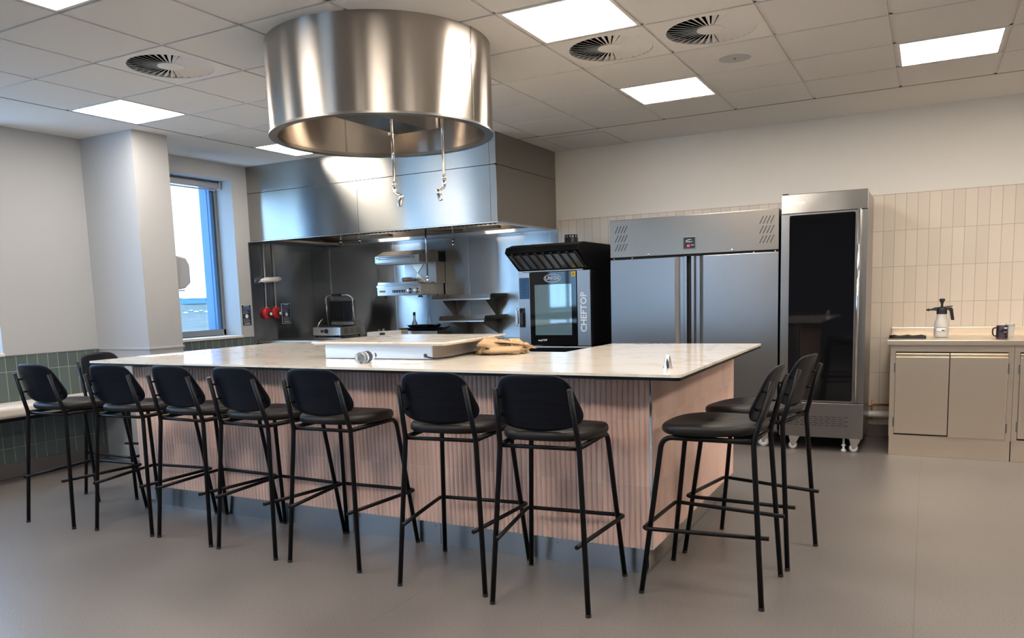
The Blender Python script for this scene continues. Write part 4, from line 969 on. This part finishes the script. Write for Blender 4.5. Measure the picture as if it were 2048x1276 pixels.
# ------------------------------------------------------------------ steel worktop units on the right
wt = empty('steel_worktop', (.6, 7.2, .9), 'long stainless steel worktop with upstand against the cream tiles', 'worktop')
WX0, WX1, WY0 = -.262, 3.2, 6.72
MB().box(WX0, WX1, WY0, YB-.014, .868, .905, .004).build('top', M_WORK, wt)
MB().box(WX0, WX1, YB-.034, YB-.014, .90, .962, .003).build('upstand', M_WORK, wt)
def unit(x0, x1, lb):
    o = empty('base_cabinet', ((x0+x1)/2, 7.2, 0), lb, 'cabinet', 'steel base cabinets')
    y = WY0+.045
    MB().box(x0+.001, x1-.001, y+.0195, YB-.03, .155, .867).box(x0, x0+.035, y, y+.019, .155, .8145).box(x1-.035, x1, y, y+.019, .155, .8145).box(x0, x1, y, y+.019, .815, .8675).build('body', M_WORK, o)
    MB().box(x0+.002, x1-.002, WY0+.06, WY0+.075, 0, .168, .002).box(x0+.004, x1-.004, WY0+.075, YB-.05, 0, .155).build('plinth', M_WORK, o)
    xm = (x0+x1)/2-.003
    for k_, (a, c, yy, z0, z1) in enumerate(((x0+.038, xm-.003, y+.002, .178, .806), (xm+.003, x1-.038, y-.006, .168, .808))):
        d = MB().box(a, c, yy-.016, yy+.002, z0, z1-.03, .003).prism([(yy-.016, z1-.03), (yy+.004, z1-.014), (yy-.012, z1-.004), (yy-.012, z1), (yy+.01, z1), (yy+.01, z1-.03)], 'X', a, c).build('door', M_WORK, o)
        hx = a-.004 if k_ == 0 else c+.004
        for z in (z0+.05, z1-.15): MB().box(hx-.007, hx+.007, yy-.014, yy-.002, z, z+.075, .003).build('hinge', M_FRIDGE, d)
    MB().box(x0+.036, x1-.036, y+.004, y+.018, .165, .8145).build('shadow_gap', M_VOID, o)
    return o
unit(-.238, .572, 'two-door steel base cabinet at the left end of the worktop')
unit(.574, 1.40, 'steel base cabinet cut off by the right edge of the photo')
unit(1.402, 2.23, 'steel base cabinet outside the photo, further right under the worktop')
# items on worktop
sb = empty('pump_sprayer', (.105, 7.1, .905), 'white pump spray bottle with black head and trigger on the steel worktop', 'spray bottle')
T = Matrix.Translation((.105, 7.1, 0))
MB().lathe([(.0, .909), (.040, .907), (.049, .910), (.052, .922), (.052, 1.005), (.050, 1.022), (.040, 1.045), (.036, 1.07), (.035, 1.092), (.033, 1.096)], 36, T).build('bottle_body', M_MILK, sb)
MB().lathe([(.037, 1.088), (.037, 1.12), (.034, 1.135), (.028, 1.142), (.012, 1.145), (.009, 1.15), (.009, 1.168), (.014, 1.182), (.021, 1.196), (.021, 1.204), (.016, 1.208), (0, 1.209)], 28, T).build('pump_head', M_BLACK, sb)
MB().tube([(.10, 7.1, 1.128), (.06, 7.1, 1.128), (.035, 7.1, 1.124), (.022, 7.1, 1.122), (.018, 7.1, 1.122), (.008, 7.1, 1.122), (-.006, 7.1, 1.122)], [.015, .014, .008, .006, .011, .010, .003], 14).build('spray_nozzle', M_BLACK, sb)
MB().prism([(.135, 1.128), (.140, 1.140), (.168, 1.140), (.180, 1.130), (.193, 1.040), (.170, 1.040), (.158, 1.110), (.150, 1.118)], 'Y', 7.088, 7.112, .003).build('handle', M_BLACK, sb)
MB().tube([(.12, 7.1, 1.142), (.15, 7.1, 1.146), (.178, 7.1, 1.148)], .004, 8).build('trigger_lever', M_BLACK, sb)
def curved_label(cx_, cy_, r, a0, a1, z0, z1, m, name, parent, n=14):
    f = MB(); 
    for k in range(n):
        t0, t1 = a0+(a1-a0)*k/n, a0+(a1-a0)*(k+1)/n
        f.quad((cx_+r*math.cos(t0), cy_+r*math.sin(t0), z0), (cx_+r*math.cos(t1), cy_+r*math.sin(t1), z0), (cx_+r*math.cos(t1), cy_+r*math.sin(t1), z1), (cx_+r*math.cos(t0), cy_+r*math.sin(t0), z1))
    return f.build(name, m, parent)
curved_label(.105, 7.1, .0523, math.radians(-135), math.radians(-50), .950, .984, M_BLACK, 'label_outline', sb)
curved_label(.105, 7.1, .0525, math.radians(-132), math.radians(-53), .953, .981, M_WHITEP, 'label', sb)
curved_label(.105, 7.1, .0527, math.radians(-88), math.radians(-62), .957, .965, M_BLACK, 'label_print', sb)
curved_label(.105, 7.1, .0527, math.radians(-125), math.radians(-100), .960, .963, M_GREYPL, 'label_print', sb)
mg = empty('plum_mug', (.505, 6.98, .905), 'dark plum mug with its handle to the left on the steel worktop', 'mug')
T = Matrix.Translation((.505, 6.98, 0))
MB().lathe([(0, .909), (.036, .905), (.039, .908), (.039, .998), (.0375, 1.0), (.036, .998), (.035, .912), (0, .911)], 32, T).build('mug_body', M_MUG, mg)
MB().tube([(.470, 6.98, .985), (.447, 6.98, .980), (.442, 6.98, .950), (.450, 6.98, .925), (.470, 6.98, .918)], .005, 10, .012).build('mug_handle', M_MUG, mg)
curved_label(.505, 6.98, .0393, math.radians(-75), math.radians(-40), .975, .988, M_GREYPL, 'mug_print', mg, 6)
curved_label(.505, 6.98, .0393, math.radians(-80), math.radians(-45), .949, .953, M_GREYPL, 'mug_print', mg, 6)
cpo = empty('clear_tumbler', (.562, 7.09, .905), 'clear tumbler half hidden behind the plum mug', 'glass')
T = Matrix.Translation((.562, 7.09, 0))
MB().lathe([(.024, .906), (.026, .907), (.033, 1.008), (.031, 1.008), (.024, .912), (0, .911)], 28, T).build('cup_body', M_MILK, cpo)
MB().lathe([(.0325, .985), (.0338, 1.003)], 28, T, caps=False).build('cup_band', M_GREYPL, cpo)
m_ = MB(); b2 = bmesh.new(); bmesh.ops.create_cube(b2, size=1); bmesh.ops.subdivide_edges(b2, edges=b2.edges[:], cuts=7, use_grid_fill=True)
for v_ in b2.verts:
    x, y, z = v_.co; v_.co = Vector((-.128+x*.26, 7.0+y*.10+.01*math.sin(9*x), .905+.011+z*.02+.005*math.sin(17*x+2)*(z > 0)+.004*mnoise.noise(Vector((x*5, y*5, z)))*(z > 0)))
m_.merge(b2, smooth=True); tag(m_.build('black_cloth', M_BLACK), 'folded black cloth lying at the left end of the steel worktop', 'cloth')
# pipes behind, between fridge and cabinet
o = empty('copper_pipe', (-.3, 7.45, .26), 'thin copper pipe crossing the gap between fridge and cabinets', 'pipe')
MB().cyl((-.7, 7.48, .29), (-.242, 7.48, .295), .0105, 14).build('run', M_COPPER, o)
MB().cyl((-.40, 7.53, .33), (-.40, 7.53, .16), .006, 10).cyl((-.40, 7.53, .295), (-.40, 7.46, .295), .006, 10).build('branch', M_COPPER, o)
o = empty('waste_pipe', (-.3, 7.45, .2), 'white waste pipe near the floor behind the glass-door fridge', 'pipe')
MB().cyl((-.7, 7.49, .205), (-.242, 7.49, .212), .030, 20).build('run', M_WHITEP, o)
MB().cyl((-.66, 7.49, .206), (-.61, 7.49, .206), .035, 20).build('collar', M_WHITEP, o)

# ------------------------------------------------------------------ outside, seen through the window
M_GROUND = mat('dry_ground', (.20, .19, .17), .95)
noise_var(M_GROUND, gpos(M_GROUND), .25, (.045, .055, .045), (.12, .105, .085), .35, .65, 8)
UV = Vector((-.762, .648, 0)).normalized(); PV = Vector((.648, .762, 0)).normalized()
def gz(d):
    P_ = [(8, -3), (380, -3), (410, -1.4), (470, 2.4), (900, 3.0)]
    for (a, za), (b_, zb) in zip(P_[:-1], P_[1:]):
        if d <= b_: return za+(zb-za)*(d-a)/(b_-a)
    return 3.0
gm = MB()
ds = [10, 60, 150, 250, 380, 395, 410, 430, 450, 470, 600, 900]
gm.loft([[UV*d+PV*t+Vector((0, 0, gz(d)-q)) for t, q in ((-400, 0), (400, 0), (400, 1), (-400, 1))] for d in ds])
struct(gm.build('ground', M_GROUND))
M_SHED = mat('shed_cladding', (.10, .22, .42), .6); M_ROOF = mat('shed_roof', (.35, .45, .55), .6)
def outpos(d, t): return UV*d+PV*t+Vector((0, 0, gz(d)))
RZ = math.atan2(PV.y, PV.x)
for k, (d_, t, w_, dp_, h_, lb) in enumerate(((468, .5, 12, 8, 4.0, 'long low blue shed on the skyline seen through the window'), (520, -9, 16, 10, 4.6, 'far pale blue shed behind the nearer one outside the window'))):
    p = outpos(d_, t)
    o = empty('industrial_shed', p, lb, 'building', 'sheds on the skyline', RZ)
    mt = Matrix.Translation(p) @ Matrix.Rotation(RZ, 4, 'Z')
    MB().box(-w_/2, w_/2, -dp_/2, dp_/2, 0, h_-1, mtx=mt).build('walls', M_SHED, o)
    rb = bmesh.new(); vs = [rb.verts.new(q) for q in ((-w_/2-.3, -dp_/2-.3, h_-1), (w_/2+.3, -dp_/2-.3, h_-1), (w_/2+.3, dp_/2+.3, h_-1), (-w_/2-.3, dp_/2+.3, h_-1), (-w_/2-.3, 0, h_), (w_/2+.3, 0, h_))]
    for q in ((0, 1, 5, 4), (2, 3, 4, 5), (0, 4, 3), (1, 2, 5), (0, 3, 2, 1)): rb.faces.new([vs[i_] for i_ in q])
    MB().merge(rb, mt).build('roof', M_ROOF, o)
M_LEAF = mat('foliage', (.04, .07, .05), .9); M_BARK = mat('bark', (.08, .06, .05), .9)
def tree(d_, t, h_, lb):
    p = outpos(d_, t)
    o = empty('tree', p, lb, 'tree', 'trees on the skyline')
    m_ = MB(); rnd = random.Random(int(d_+t*10))
    for q in range(9):
        b = bmesh.new(); bmesh.ops.create_icosphere(b, subdivisions=2, radius=1)
        c_ = p+Vector((rnd.uniform(-.28, .28)*h_, rnd.uniform(-.28, .28)*h_, h_*rnd.uniform(.45, .88))); rr_ = h_*rnd.uniform(.10, .2)
        for v in b.verts: v.co = c_+v.co*(1+.5*mnoise.noise(v.co*2.3+c_))*rr_
        m_.merge(b)
    m_.build('crown', M_LEAF, o)
    MB().tube([p, p+Vector((0, 0, h_*.55))], [.2, .1], 8).build('trunk', M_BARK, o)
tree(440, 9.5, 6.0, 'bushy tree on the skyline at the right edge of the window view'); tree(455, 7.5, 4.6, 'smaller tree on the skyline beside the blue shed, through the window')
M_CAR = [mat('car_white', (.75, .75, .78), .3), mat('car_silver', (.4, .45, .5), .3)]
CL_ = ['leftmost of the far parked cars outside the window', 'white car second from the left in the far car park', 'car third from the left in the far car park', 'car in the middle of the far car park', 'car just right of the middle in the far car park', 'car second from the right in the far car park', 'rightmost of the far parked cars outside the window']
for k in range(7):
    p = outpos(395+12*(k % 2)+3*(k % 3), -4.2+k*2.3)
    o = empty('parked_car', p, CL_[k], 'car', 'cars parked outside', RZ)
    mt_ = Matrix.Translation(p) @ Matrix.Rotation(RZ+.3*(k % 2), 4, 'Z') @ Matrix.Scale(.55, 4)
    m_ = MB().prism([(-2, .3), (-2, .9), (-1.1, 1.0), (-.6, 1.45), (.9, 1.45), (1.6, .95), (2.1, .85), (2.1, .3)], 'Y', -.85, .85, .05)
    bmesh.ops.transform(m_.bm, matrix=mt_, verts=m_.bm.verts); m_.build('car_body', M_CAR[k % 2], o)
    for xx in (-1.3, 1.3):
        for yy in (-.85, .7):
            m_ = MB().cyl((xx, yy, .32), (xx, yy+.15, .32), .32, 12); bmesh.ops.transform(m_.bm, matrix=mt_, verts=m_.bm.verts); m_.build('wheel', M_BLACK, o)
